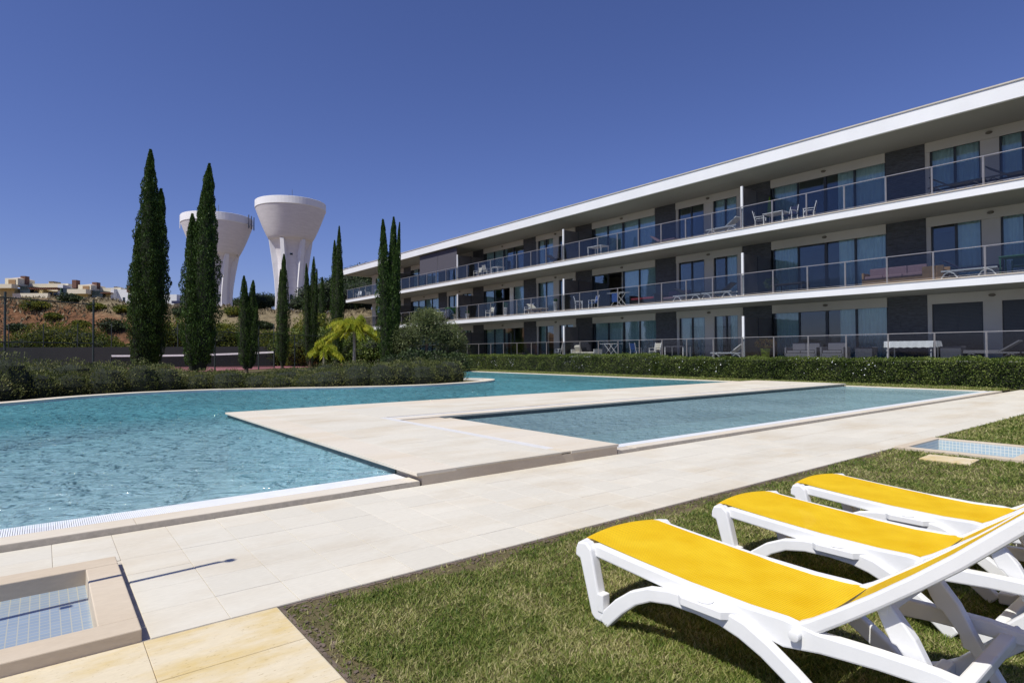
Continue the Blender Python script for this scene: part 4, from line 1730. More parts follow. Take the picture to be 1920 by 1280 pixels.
for (yy, lab) in ((11.55, 'grey wicker cube seat left of the cloth covered table'), (8.25, 'grey wicker cube seat right of the cloth covered table')):
    b2 = MB()
    b2.box(-.3, .3, -.36, .36, 0, .52)
    t_ = thing('wicker_cube', lab, 'stool', (D+.75, yy, G), 0, 'wicker cube seats')
    b2.build('wicker_body', M['grey_sofa'], t_, bevel=.02)
    b2 = MB()
    b2.box(-.31, .31, -.37, .37, .522, .58)
    b2.build('top_cushion', M['grey_sofa'], t_, bevel=.02)
small_lounger('grey sling lounger with raised back at the right of the ground terrace', D+1.0, 7.0, G, R(180), 'grey_sofa', 'grey_sofa')
sofa('grey wicker sofa before the big ground floor window', D+1.2, 14.6, G, 1.5, 'grey_sofa', 'grey_sofa')
sofa('grey wicker armchair right of the grey sofa', D+1.2, 13.1, G, 1.0, 'grey_sofa', 'grey_sofa')
pot_plant('lime green pot with a reddish plant on the ground terrace', D+.8, 16.4, G, 'green_pot', 'leaf_red', .55, .24, .55, .55, 700)
small_lounger('white plastic lounger showing over the hedge left of the divider', D+.8, 18.5, G, R(180), 'white_pl')
chair('white framed chair on the ground terrace behind the hedge', D+.9, 23.6, G, R(90), 'white_pl', 'cushion')
chair('second white framed chair on the ground terrace, left of the first', D+.9, 25.1, G, R(270), 'white_pl', 'blue')
table('dark table between two chairs on the ground terrace', D+1.4, 22.3, G, .8, 1.4, .74, 'grey_sofa', 'white_pl')
drying_rack('white drying rack with crossed legs behind the hedge', D+.8, 27.1, G, 0)
sofa('low daybed with cream cushions right of the middle divider on the ground terrace', D+1.0, 29.6, G, 2.2, 'white_pl', 'cushion', 0, False)
b2 = MB()
b2.obox((0, 0, .22), (.08, 0, .06), (0, .26, 0), (-.1, 0, .24))
c_ = b2.build('cushion', M['cushion'], bevel=.06, seg=3)
c_.location = (D+1.0, 30.4, G+.40)
tag(c_, 'cream cushion standing on the daybed of the ground terrace', 'cushion')
chair('white chair at the left of the middle divider on the ground terrace', D+.7, 32.0, G, R(20), 'white_pl', 'white_pl')

# ================================================================== HEDGE
def leafy_box(name, boxes, n, size, mat, label, cat, group=None, asp=.55):
    """clipped hedge: leaves in a shell around irregular boxes, dark filler core put inside"""
    o = thing(name, label, cat, group=group)
    parts = []
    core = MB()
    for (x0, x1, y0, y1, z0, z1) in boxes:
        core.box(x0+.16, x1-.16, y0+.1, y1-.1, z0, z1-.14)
    V, F = [], []
    for (x0, x1, y0, y1, z0, z1), m_ in zip(boxes, n):
        face = rng.choice(3, m_, p=[.52, .08, .40])
        u = rng.uniform(0, 1, (m_, 3))
        P_ = np.stack([x0+(x1-x0)*u[:, 0], y0+(y1-y0)*u[:, 1], z0+(z1-z0)*u[:, 2]], 1)
        ins = rng.exponential(.06, m_)
        P_[face == 0, 0] = x0+ins[face == 0]
        P_[face == 1, 0] = x1-ins[face == 1]
        P_[face == 2, 2] = z1-ins[face == 2]
        bump_ = (vnoise(P_, .8, 11, 3)-.5)*.26
        Dn = np.zeros((m_, 3))
        Dn[face == 0, 0] = -1
        Dn[face == 1, 0] = 1
        Dn[face == 2, 2] = 1
        P_ += Dn*bump_[:, None]
        P_ += rng.normal(0, .02, P_.shape)
        v, f = leaves(P_, Dn+[0, 0, .4], size, asp, .8)
        parts.append((v, f))
    V, F = join_arrays(parts)
    raw_mesh('foliage', V, F, M[mat], o)
    core.build('filler_core', M['core'], o)
    return o


leafy_box('clipped_hedge', [(27.35, 28.64, -6, 22, -.02, 1.08), (27.35, 28.64, 22, 46, -.02, 1.2)], [70000, 40000], .066, 'leaf_hedge',
          'long clipped green hedge between the lawn strip and the ground terraces', 'hedge')

# white blossoms dotted on the hedge
nb = 420
Yb = rng.uniform(4, 40, nb)
Pb = np.stack([27.35-rng.uniform(0, .08, nb), Yb, rng.uniform(.35, 1.1, nb)], 1)
keep = vnoise(Pb[:, 1:2]*np.array([[1.0]]), 2.0, 4) > .5
V, F = leaves(Pb[keep], np.tile([[-1., 0, 0]], (keep.sum(), 1)), .045, .9, .8)
hb = raw_mesh('blossom', V, F, M['cloth'])
tag(hb, 'small white blossoms scattered along the hedge front', 'blossom', kind='stuff')

# ================================================================== SHRUB BED
def ellipsoid_leaves(cx, cy, cz, rx, ry, rz_, n, size, upw=.5, seed=0, inner=.25, asp=.4, jit=.6, low=-.35):
    p = unit(rng.normal(0, 1, (n, 3)))
    p = p[p[:, 2] > low]
    n = len(p)
    lump = .8+.4*vnoise(p*1.3+np.array([[cx, cy, seed]]), .7, seed % 13, 3)
    rr = (1-inner*rng.uniform(0, 1, n)**1.5)*lump
    C = p*rr[:, None]*[rx, ry, rz_]+[cx, cy, cz]
    return leaves(C, p+[0, 0, upw], size, asp, jit)


def line_at(P, s):
    P = np.array(P)
    seg = np.linalg.norm(np.diff(P, axis=0), axis=1)
    cum = np.r_[0, np.cumsum(seg)]
    i = min(len(seg)-1, np.searchsorted(cum, s, side='right')-1)
    t = (s-cum[i])/seg[i]
    return P[i]*(1-t)+P[i+1]*t


parts = []
core = MB()
front = offset_line(smooth_poly([(-16, 17.3), (-8, 19.0), (-4, 20.9), (-1.6, 22.8), (.3, 23.9), (1.8, 24.2), (3.6, 24.3), (5.5, 24.1), (7.5, 23.2), (9.5, 22.4), (11.5, 21.9), (13.6, 22.15), (14.6, 23.4)]), 0)
Pf = np.array(front)
tot = np.linalg.norm(np.diff(Pf, axis=0), axis=1).sum()
rr_ = random.Random(5)
sh_n = 0
for row in range(5):
    s = rr_.uniform(0, .5)
    while s < tot-.1:
        p = line_at(front, s)
        l_, d_ = ld(p[0], p[1])
        # push rows away from the pool along the island depth
        px = 960+1125.6*l_/d_
        hgt = np.interp(px, [-300, 0, 120, 200, 300, 400, 470, 560, 640, 700, 790, 850], [1.15, 1.28, 1.18, 1.08, 1.0, .72, .58, .68, .96, 1.0, 1.08, 1.02])
        dirv = np.array([fh.x*.5-.2, fh.y*.5+.55])
        q = p+dirv*(.45+row*1.05)+np.array([rr_.uniform(-.2, .2), rr_.uniform(-.2, .2)])
        rx = rr_.uniform(.62, .95)
        hz = hgt*rr_.uniform(.68, 1.2)*(1-.03*row)
        n_l = 2600 if row < 3 else 1300
        parts.append(ellipsoid_leaves(q[0], q[1], .05+hz*.30, rx, rx, hz*.66, n_l, .075, .5, seed=sh_n, asp=.32, jit=.5, low=-.5))
        core.lathe([(rx*.80, .05), (rx*.86, .05+hz*.35), (rx*.6, .05+hz*.68), (rx*.2, .05+hz*.80)], 9, (q[0], q[1], 0))
        sh_n += 1
        s += rr_.uniform(.75, 1.1)
V, F = join_arrays(parts)
so = raw_mesh('shrub_bed', V, F, M['leaf_shrub'])
tag(so, 'dense dark green low shrubs filling the island beside the pool', 'shrubs', kind='stuff')
co = core.build('shrub_bed_filler', M['core'])  # filler blobs that close the view through the shrubs
tag(co, 'dark filler blobs put inside the low shrubs of the island', 'shrubs', kind='stuff')

# ================================================================== CYPRESSES
def cypress(base, spires, label, n=16000, group='tall slim cypresses behind the pool', leaf=.16):
    """spires: (dx along view-lateral, dd depth, apex height, max radius)"""
    o = thing('cypress_tree', label, 'cypress', base, 0, group)
    parts = []
    core = MB()
    totw = sum(s[2]*s[3] for s in spires)
    for si, (dx, dd, hh, rad) in enumerate(spires):
        rad = rad*.92
        m_ = int(2.0*n*hh*rad/totw)
        t = rng.uniform(0.02, 1, m_)**.9
        t = np.clip(t, 0, 1)
        prof = np.interp(t, [0, .04, .12, .3, .5, .7, .85, .94, 1], [.38, .56, .82, 1.0, .88, .62, .38, .24, .05])
        a = rng.uniform(0, 2*math.pi, m_)
        ph = rng.uniform(0, 6)
        # vertical flutes and tufts
        lump = 1.02+.12*np.sin(a*5+ph+6*t)+.12*np.sin(t*hh*2.1+a*2+ph)+.10*np.sin(t*hh*5.3-a*3)+.08*np.sin(t*hh*9+a*7)*np.sin(a*3+t*30)
        inn_ = rng.uniform(0, 1, m_)**2*.30
        r_ = rad*prof*lump*(1-inn_)
        leanx = dx*(.35+.65*t)
        cx = leanx*rh.x+dd*fh.x
        cy = leanx*rh.y+dd*fh.y
        C = np.stack([cx+r_*np.cos(a), cy+r_*np.sin(a), .35+t*(hh-.35)], 1)
        Dr = np.stack([np.cos(a)*.35, np.sin(a)*.35, np.ones(m_)], 1)
        parts.append(leaves(C, Dr, leaf*.85, .36, .32))
        path = [(dx*(.35+.65*q)*rh.x+dd*fh.x, dx*(.35+.65*q)*rh.y+dd*fh.y, .3+q*(hh-.3)) for q in (0, .04, .12, .3, .5, .7, .85, .96)]
        core.tube(path, [rad*x_*.66 for x_ in (.5, .68, .86, .97, .9, .66, .38, .12)], 10)
    V, F = join_arrays(parts)
    raw_mesh('crown', V, F, M['leaf_cyp'], o)
    core.build('crown_core', M['core'], o)
    b2 = MB()
    b2.tube([(0, 0, -.1), (0, 0, .9)], .14, 8)
    b2.build('trunk', M['trunk'], o)
    return o


def zz_(px, py, d):
    """height that stands at a given elevation angle, d metres away"""
    return EYE+d*(20.17+.00466*(px-960)-(py-640))/1125.6


def spl(lst, d, bx):
    """(px apex, py apex, half width px) -> spires for a tree whose base bears px=bx"""
    return [((px-bx)/1125.6*d, dd, zz_(px, py, d)-.05, hw/1125.6*d) for (px, py, hw, dd) in lst]


cy = []
cy.append(cypress(bear(272, 40, .04), spl([(280, 272, 30, 0), (297, 345, 26, .2), (263, 415, 24, -.2)], 40, 272), 'tallest cypress of the left pair, its tip split in two', 30000))
cy.append(cypress(bear(368, 38, .04), spl([(391, 300, 29, 0), (376, 345, 26, .3), (361, 395, 24, -.1)], 38, 368), 'broad cypress right of the tallest one, leaning tip before the left water tower', 28000))
cy.append(cypress(bear(462, 42, .04), spl([(457, 512, 15, 0), (472, 520, 15, .2), (482, 570, 9, 0)], 42, 462), 'short forked cypress between the two water towers', 9000, leaf=.12))
cy.append(cypress(bear(529, 53, .04), spl([(532, 472, 13, 0), (524, 500, 9, .2)], 53, 529), 'slim cypress in front of the right water tower', 8000, leaf=.15))
cy.append(cypress(bear(581, 58, .04), spl([(574, 490, 9, 0), (587, 477, 11, .2), (594, 500, 7, 0)], 58, 581), 'narrow three tipped cypress right of the tall water tower', 8000, leaf=.15))
cy.append(cypress(bear(603, 68, .04), spl([(604, 516, 11, 0)], 68, 603), 'small faint cypress far behind, between the narrow ones', 2500, leaf=.18))
cy.append(cypress(bear(630, 55, .04), spl([(636, 420, 12, 0), (626, 446, 12, .2), (641, 480, 8, 0)], 55, 630), 'thin dark cypress left of the yellow palm, before the building end', 11000, leaf=.15))
cy.append(cypress(bear(728, 44, .04), spl([(718, 408, 17, 0), (737, 402, 16, .3), (749, 414, 9, .1), (742, 470, 13, 0)], 44, 728), 'large dark cypress with three tips in front of the building', 22000, leaf=.15))

# ================================================================== OTHER TREES
def tree(name, base, blobs, mat, label, cat, n=6000, size=.25, group=None, trunk_r=.15, trunk='trunk', asp=.5, corefrac=.7):
    """blobs: (dx lateral, dd, z, rx, rz)"""
    o = thing(name, label, cat, base, 0, group)
    parts = []
    core = MB()
    wsum = sum(b_[3]**2 for b_ in blobs)
    limbs = MB()
    for i, (dx, dd, z, rx, rz_) in enumerate(blobs):
        cx, cy_ = dx*rh.x+dd*fh.x, dx*rh.y+dd*fh.y
        parts.append(ellipsoid_leaves(cx, cy_, z, rx, rx, rz_, int(n*rx*rx/wsum), size, .2, seed=i+3, inner=.45, asp=asp, jit=.9, low=-.9))
        if corefrac > 0:
            k = corefrac
            core.lathe([(rx*k*.3, -rz_*k*.9), (rx*k*.85, -rz_*k*.45), (rx*k, 0), (rx*k*.8, rz_*k*.5), (rx*k*.3, rz_*k*.9)], 10, (cx, cy_, z))
        limbs.tube([(0, 0, min(.5, z*.3)), (cx*.5, cy_*.5, z*.55), (cx, cy_, z)], [trunk_r*.6, trunk_r*.4, trunk_r*.2], 6)
    V, F = join_arrays(parts)
    raw_mesh('crown', V, F, M[mat], o)
    if corefrac > 0:
        core.build('crown_core', M['core'], o)
    b2 = MB()
    b2.tube([(0, 0, -.2), (0, 0, max(b_[2] for b_ in blobs)*.5)], [trunk_r, trunk_r*.7], 8)
    b2.build('trunk', M[trunk], o)
    limbs.build('limb', M[trunk], o)
    return o


# olive-like tree by the building end
tree('olive_tree', bear(800, 44, .04), [(0, 0, 3.2, 1.6, 1.4), (-1.4, .2, 2.5, 1.3, 1.2), (1.4, 0, 2.6, 1.35, 1.2), (.2, -.3, 3.9, 1.1, .75), (2.1, .4, 1.9, 1.0, .9), (-2.0, .3, 1.9, 1.0, .9)],
     'leaf_olive', 'rounded grey-green olive tree before the left balconies', 'olive tree', 20000, .15, trunk_r=.12, asp=.3, corefrac=.45)
tree('dark_shrub', bear(775, 42.5, .04), [(0, 0, .8, 1.2, .9), (1.6, .2, .7, 1.2, .8), (3.0, .6, .6, 1.1, .8), (-1.4, 0, .6, 1.0, .7)], 'leaf_pine', 'dark shrub mass in the shade under the olive tree', 'shrub', 8000, .16)

# pines / background trees
random.seed(11)
bg_trees = [
    (475, 175, 3.6, 5.2, 'dark umbrella pine between the two water towers', 'leaf_pine'),
    (497, 180, 3.9, 5.5, 'dark umbrella pine just left of the tall water tower', 'leaf_pine'),
    (440, 178, 2.6, 4.0, 'small dark pine beside the left water tower foot', 'leaf_pine'),
    (610, 88, 3.0, 5.0, 'dark pine behind the narrow three tipped cypress', 'leaf_pine'),
    (645, 94, 3.2, 6.2, 'dark pine behind the thin cypress', 'leaf_pine'),
    (676, 98, 3.6, 7.0, 'dark pine behind the end of the building', 'leaf_pine'),
    (585, 95, 3.0, 4.0, 'dark pine right of the tall water tower foot', 'leaf_pine'),
]
for (px, d, r, h, lab, mt) in bg_trees:
    p = bear(px, d)
    zb = float(terrain_h(np.array([[p.x]]), np.array([[p.y]]))[0, 0])
    p.z = zb-.1
    tree('pine_tree', p, [(0, 0, h*.75, r, r*.55), (r*.7, 0, h*.62, r*.8, r*.5), (-r*.7, .3, h*.62, r*.8, r*.5), (0, -.5, h*.4, r*.8, r*.6)], mt, lab, 'pine', 5200, .38 if d > 120 else .28, 'pines on the hill', .3)

# trees above the roof line, behind the building
for (px, d, ztop, lab) in ((652, 120, 17.5, 'pine top showing above the left end of the roof'), (690, 125, 20.0, 'wide pine crown just over the roof left of the large cypress'), (668, 122, 18.8, 'pine crown between two others above the roof end')):
    p = bear(px, d)
    p.z = float(terrain_h(np.array([[p.x]]), np.array([[p.y]]))[0, 0])
    h = ztop-p.z
    tree('pine_tree', p, [(0, 0, h-1.6, 3.6, 1.7), (2.6, 0, h-2.3, 2.8, 1.4), (-2.6, 0, h-2.4, 2.8, 1.4), (0, 0, h-3.8, 3.0, 2.0)], 'leaf_pine', lab, 'pine', 5200, .32, 'pines on the hill', .35)

# bushes on the bank
random.seed(21)
bush_spec = []
rb_ = random.Random(8)
for i, (px, d) in enumerate([(30, 72), (62, 76), (98, 74), (128, 79), (150, 73), (178, 77), (205, 72), (228, 76), (318, 71), (340, 76), (415, 72), (438, 77), (492, 73), (505, 70), (560, 72)]):
    p = bear(px, d)
    p.z = float(terrain_h(np.array([[p.x]]), np.array([[p.y]]))[0, 0])-.1
    w_ = rb_.uniform(.8, 1.5)
    tree('slope_bush', p, [(0, 0, w_*.5, w_, w_*.55), (w_*.7, .1, w_*.4, w_*.7, w_*.4)], 'leaf_bush' if i % 3 else 'leaf_pine',
         ('small green bush' if i % 3 else 'small dark bush')+' part way up the bank, '+['at the left edge', 'left of the first post', 'between the first posts', 'under the second house', 'near the second fence post', 'right of the second post', 'left of the tallest cypress', 'touching the tallest cypress', 'right of the tallest cypress', 'left of the broad cypress', 'right of the broad cypress', 'left of the short cypress', 'right of the short cypress', 'left of the tower cypress', 'below the tall tower'][i],
         'bush', 1500, .24, 'bushes scattered up the bank', .05, corefrac=.6)
for i, (px, d, w_, ht) in enumerate([(45, 63, 1.8, 3.6), (75, 64, 2.0, 4.4), (105, 64.5, 2.1, 4.6), (135, 64.5, 2.1, 4.5), (162, 64, 1.9, 4.2), (190, 63.5, 1.6, 3.4), (15, 62.5, 1.5, 2.8), (222, 63.5, 1.3, 2.6),
                                  (310, 63.8, 1.5, 3.6), (335, 64.5, 1.6, 3.9), (412, 64, 1.5, 3.3), (430, 64.8, 1.5, 3.5), (500, 64, 1.4, 2.9), (518, 63, 1.5, 2.5), (548, 62, 1.8, 3.0), (570, 60, 1.6, 2.6), (585, 66, 1.6, 4.2), (600, 62, 1.6, 3.2), (650, 60, 1.8, 3.0), (675, 58, 1.8, 2.6), (700, 56, 1.8, 2.4), (620, 60, 1.7, 2.6)]):
    bush_spec.append((px, d, w_*1.2, ht*(1.02 if px < 240 else 1.3)))
words = ['far left behind the near fence panel', 'under the red earth slope at left', 'in the middle of the left fence panel', 'beside the second fence post', 'right of the second tall fence post', 'left of the tallest cypress',
         'at the left photo edge', 'touching the tallest cypress trunk', 'between the two big cypresses', 'left of the broad cypress', 'right of the broad cypress', 'between broad and short cypress', 'right of the short cypress',
         'at the end of the dark windscreen', 'behind the right net post', 'left of the small palm', 'behind the three tipped cypress', 'behind the small palm', 'behind the yellow palm trunk', 'right of the palm trunk', 'left of the large cypress foot', 'between the two palms']
for (px, d, w_, ht), wd in zip(bush_spec, words):
    p = bear(px, d)
    p.z = float(terrain_h(np.array([[p.x]]), np.array([[p.y]]))[0, 0])-.05
    tree('bush', p, [(0, 0, ht*.62, w_, ht*.40), (w_*.5, .2, ht*.42, w_*.8, ht*.40), (-w_*.5, 0, ht*.42, w_*.8, ht*.40)], 'leaf_bush' if px < 520 or 560 < px < 590 else 'leaf_hedge',
         'yellow-green leafy bush '+wd if (px < 520 or 560 < px < 590) else 'mid green bush '+wd, 'bush', 4200, .22, 'bushes along the foot of the bank', .08, corefrac=.6)

# dry scrub tufts on the bank and crest
nt_ = 26000
lx = rng.uniform(-80, -8, nt_)
dx_ = rng.uniform(70, 108, nt_)
X = lx*rh.x+dx_*fh.x
Y = lx*rh.y+dx_*fh.y
Z = terrain_h(X, Y)
P2 = np.stack([X, Y], 1)
kp = (vnoise(P2, 5, 9, 3)+.25*(Z > 6.5) > .52) & (Z > 2.5)
C = np.stack([X, Y, Z+.12], 1)[kp]
V, F = leaves(C, np.tile([[0, 0, 1.]], (len(C), 1)), .55, .3, .5)
M['scrub'] = foliage('dry_scrub', [(.12, .09, .05), (.22, .18, .10), (.34, .28, .17)], .6, .2)
tag(raw_mesh('dry_scrub', V, F, M['scrub']), 'dry straw coloured scrub on the bank behind the court', 'scrub', kind='stuff')

# ------------------------------------------------------------------ palms
def palm(base, h, nf, fl_, label, trunk_r=.12, droop=1.0):
    o = thing('palm_tree', label, 'palm', base, 0, 'palms by the court fence')
    b2 = MB()
    b2.tube([(0, 0, -.1), (.03, 0, h*.5), (0, .02, h)], [trunk_r*1.2, trunk_r, trunk_r*.8], 10)
    b2.build('trunk', M['palm_trunk'], o, smooth=True)
    rp = random.Random(4)
    for i in range(nf):
        a = 2*math.pi*i/nf+rp.uniform(-.2, .2)
        el = rp.uniform(-.1, 1.45)
        L = fl_*rp.uniform(.65, 1.15)
        pts = []
        for t in np.linspace(0, 1, 14):
            rr2 = L*(t*math.cos(el)*1.0)
            zz = L*(t*math.sin(el)-t*t*(.45+.35*math.sin(el))*droop)
            pts.append(np.array([math.cos(a)*rr2, math.sin(a)*rr2, h+zz]))
        st_ = MB()
        st_.tube(pts, [.02*(1-t*.8) for t in np.linspace(0, 1, 14)], 4)
        f_ = st_.build('frond', M['leaf_palm'], o)
        P_, D_ = [], []
        for j in range(200):
            t = j/200*13
            k = min(12, int(t))
            q = pts[k]*(1-(t-k))+pts[k+1]*(t-k)
            if k < 1:
                continue
            for s in (-1, 1):
                side = np.array([-math.sin(a)*s, math.cos(a)*s, -1.6])
                P_.append(q+side*.17)
                D_.append(side)
        V, F = leaves(np.array(P_), np.array(D_), .46, .07, .38)
        raw_mesh('leaflets', V, F, M['leaf_palm'], f_)
    return o


palm(bear(664, 47, .04), 3.5, 26, 2.8, 'yellow-green drooping palm left of the large cypress')
palm(bear(607, 50, .04), 1.9, 12, 1.8, 'smaller dark trunked palm left of the yellow one', .10)
palm(bear(702, 41, .04), .3, 9, 1.0, 'low yellow-green palm sprouting at the foot of the large cypress', .08)

# ================================================================== TENNIS COURT
CZ = .09
g = MB()
p_ = [far(-32, 36), far(-21.8, 41.0), far(-16.0, 62.0), far(-55, 62.0), far(-52, 30)]
side = [bear(0, 31), bear(557, 54.6)]
dirf = (Vector((.26, .966, 0)))  # fence heading in (lateral, depth)
A0 = (-26.2, 31.0)


def court_pt(a, b_):
    """a: metres along the fence line, b: metres beyond it"""
    l = A0[0]+.26*a-.966*b_
    d = A0[1]+.966*a+.26*b_
    return far(l, d)


cp_ = [court_pt(-8, .3), court_pt(36, .3), court_pt(36, 20), court_pt(-8, 34)]
g.prism([(p.x, p.y) for p in cp_], .0, CZ)
tag(g.build('tennis_court', M['court']), kind='structure')

# dark windscreen wall at the back of the court
q0, q1 = far(-58, 57.0), far(-24.4, 61.5)
ws_ = MB()
ws_.bar((q0.x, q0.y, 1.0), (q1.x, q1.y, 1.0), .12, 2.2)
w_ = thing('court_windscreen', 'dark windscreen wall along the back of the tennis court', 'windscreen')
ws_.build('screen_cloth', M['windscreen'], w_)
for i in range(12):
    q = q0.lerp(q1, i/11)
    b2 = MB()
    b2.tube([(q.x, q.y, 0), (q.x, q.y, 4.4)], .05, 6)
    b2.build('post', M['wire'], w_)

# green tall fence: first panels tall, then the long side
f = thing('court_fence', 'dark green wire fence on tall posts around the tennis court', 'fence')


def fpt(i):
    return far(A0[0]+1.33*i*.975, A0[1]+4.72*i*.995)


for i in range(-1, 9):
    q = fpt(i)
    hgt = 4.35 if i <= 1 else 3.75 if i < 5 else 3.1
    b2 = MB()
    b2.tube([(q.x, q.y, 0), (q.x, q.y, hgt+.3 if i <= 1 else hgt)], .055, 8)
    b2.build('fence_post', M['wire'], f)
for i in range(-1, 8):
    a, c = fpt(i), fpt(i+1)
    top = 4.35 if i < 1 else 3.05
    rails = (4.35, 2.05) if i < 1 else ((3.05,) if i > 2 else ())
    for z in rails:
        b2 = MB()
        b2.tube([(a.x, a.y, z), (c.x, c.y, z)], .035, 6)
        b2.build('fence_rail', M['wire'], f)
    b2 = MB()
    b2.add([(a.x, a.y, .1), (c.x, c.y, .1), (c.x, c.y, top), (a.x, a.y, top)], [(0, 1, 2, 3)])
    b2.build('wire_netting', M['netting'], f)

# tennis net
n_o = thing('tennis_net', 'long tennis net with white top tape on the red court', 'net')
n0, n1 = bear(208, 53.5), bear(514, 53.5)
for q, hh in ((n0, 1.22), (n1, 1.50)):
    b2 = MB()
    b2.tube([(q.x, q.y, CZ), (q.x, q.y, CZ+hh)], .06, 8)
    b2.build('net_post', M['wire'], n_o)
b2 = MB()
b3 = MB()
K = 16
for i in range(K):
    t0, t1 = i/K, (i+1)/K
    a, c = n0.lerp(n1, t0), n0.lerp(n1, t1)
    za = CZ+1.15+.27*t0-.10*math.sin(math.pi*t0)
    zc = CZ+1.15+.27*t1-.10*math.sin(math.pi*t1)
    b2.bar((a.x, a.y, za), (c.x, c.y, zc), .03, .15)
    b3.add([(a.x, a.y, CZ+.05), (c.x, c.y, CZ+.05), (c.x, c.y, zc-.05), (a.x, a.y, za-.05)], [(0, 1, 2, 3)])
b2.build('top_tape', M['tape'], n_o)
m, nt, b = newmat('net_cords')
nt.nodes.remove(b)
dfn = N(nt, 'ShaderNodeBsdfDiffuse')
dfn.inputs[0].default_value = (.012, .012, .014, 1)
tpn = N(nt, 'ShaderNodeBsdfTransparent')
msn = N(nt, 'ShaderNodeMixShader')
msn.inputs[0].default_value = .45
nt.links.new(dfn.outputs[0], msn.inputs[1])
nt.links.new(tpn.outputs[0], msn.inputs[2])
nt.links.new(msn.outputs[0], nt.nodes['Material Output'].inputs['Surface'])
M['net'] = m
b3.build('net_mesh', M['net'], n_o)

# ================================================================== WATER TOWERS
def tower(px, d, ytop, yband, ybowl, ybase, hw, label, rib0, mast=True, antennas=False):
    base = bear(px, d)
    zb = zz_(px, ybase, d)
    base.z = zb-1.5
    o = thing('water_tower', label, 'water tower', base, 0, 'concrete water towers on the hill')
    k = d/1125.6
    Rr = hw*k
    zt = zz_(px, ytop, d)-base.z
    zband = zz_(px, yband, d)-base.z
    zbo = zz_(px, ybowl, d)-base.z
    Rb = Rr*.60
    b2 = MB()
    nseg = 26
    prof = [(Rb*.98, zbo)]
    # board-marked concrete rings
    for i in range(1, nseg+1):
        t = i/nseg
        z = zbo+(zband-zbo)*t
        r_ = Rb+(Rr*.985-Rb)*(t**.82)
        off = .02 if i % 2 else -.02
        prof.append((r_+off, z))
    b2.lathe(prof+[(Rr*.97, zband)], 64)
    b2.build('tank_bowl', M['tower'], o, smooth=True)
    b2 = MB()
    b2.lathe([(Rr*.985, zband+.002), (Rr, zband+.15), (Rr, zt-.04), (Rr*.995, zt), (Rr*.93, zt), (Rr*.93, zt-.5)], 64)
    b2.build('tank_rim', M['tower_white'], o)
    b2 = MB()
    b2.lathe([(Rr*.93, zt-.8), (Rr*.5, zt-.6), (.2, zt-.4)], 32)
    b2.build('tank_roof', M['tower'], o)
    # core shaft
    b2 = MB()
    Rc = Rr*.36
    b2.lathe([(Rc, 0), (Rc, zbo*.6), (Rc*1.06, zbo*.78), (Rc*1.22, zbo*.90), (Rc*1.45, zbo*.975), (Rb*.97, zbo+.01)], 40)
    b2.build('core_shaft', M['tower'], o, smooth=True)
    # fins
    for i in range(6):
        a = R(rib0)+i*math.pi/3
        dirr = rh*math.sin(a)-fh*math.cos(a)
        nrm = Vector((-dirr.y, dirr.x, 0))
        outp = [(0, .46), (.12, .44), (.3, .425), (.5, .455), (.7, .51), (.85, .56), (1.0, .612)]
        V = []
        th = Rr*.055
        zs = []
        for t, rr2 in outp:
            thk = th*(1+.6*(1-t))
            for s in (-1, 1):
                q = dirr*(rr2*Rr)+nrm*thk*s
                V.append((q.x, q.y, t*zbo))
                q = dirr*(Rc*.8)+nrm*th*s*.9
                V.append((q.x, q.y, t*zbo))
        F = []
        n2 = len(outp)
        for j in range(n2-1):
            b0, b1 = j*4, (j+1)*4
            F += [(b0, b0+2, b1+2, b1), (b0+1, b0, b1, b1+1), (b0+2, b0+3, b1+3, b1+2)]
        b2 = MB()
        b2.add(V, F)
        b2.build('fin', M['tower_white'], o)
    # windows on the shaft, towards the viewer
    for wz in (.17*0+.30, .84):
        a = R(22 if mast and not antennas else 34)
        dirr = rh*math.sin(a)-fh*math.cos(a)
        nrm = Vector((-dirr.y, dirr.x, 0))
        zc = zbo*wz
        rsurf = Rc*(1.0 if wz < .6 else 1.09)+.02
        c = dirr*rsurf
        b2 = MB()
        pts = [(-.33, -.65), (.33, -.65), (.33, .35), (.2, .58), (0, .66), (-.2, .58), (-.33, .35)]
        V = []
        for s in (-.15, .08):
            for u, v in pts:
                q = c+nrm*u+dirr*s
                V.append((q.x, q.y, zc+v))
        n3 = len(pts)
        b2.add(V, [tuple(range(n3)), tuple(range(n3, 2*n3))]+[(i, (i+1) % n3, n3+(i+1) % n3, n3+i) for i in range(n3)])
        b2.build('shaft_window', M['glass_dark'], o)
    if mast:
        b2 = MB()
        b2.tube([(.3, 0, zt-.3), (.3, 0, zt+3.6)], .06, 5)
        b2.tube([(-.4, .2, zt-.3), (-.4, .2, zt+2.4)], .04, 5)
        b2.build('mast', M['antenna'], o)
    if antennas:
        for s in (-1, 1):
            for j in range(3):
                q = rh*(s*(Rr+.35))+fh*(j-1)*1.6
                b2 = MB()
                b2.bar((q.x, q.y, zband-.9), (q.x, q.y, zt+.5), .28, .2)
                b2.bar((q.x, q.y, zband+.3), (q.x-rh.x*s*.8, q.y-rh.y*s*.8, zband+.3), .08)
                b2.build('antenna', M['antenna'] if s > 0 else M['tower_white'], o)
        b2 = MB()
        a1 = rh*(Rr*.98)
        a2 = rh*(Rr*.60)
        b2.bar((a1.x, a1.y, zband), (a2.x, a2.y, zbo), .25, .15)
        b2.build('cable_ladder', M['antenna'], o)
    return o


tower(545, 150, 377, 391, 448, 589, 63, 'tall flared white water tower, the nearer and higher of the two', -4)
tower(406.5, 160, 403, 418, 474, 582, 61.5, 'flared white water tower with antennas, half hidden by the broad cypress', -7, True, True)

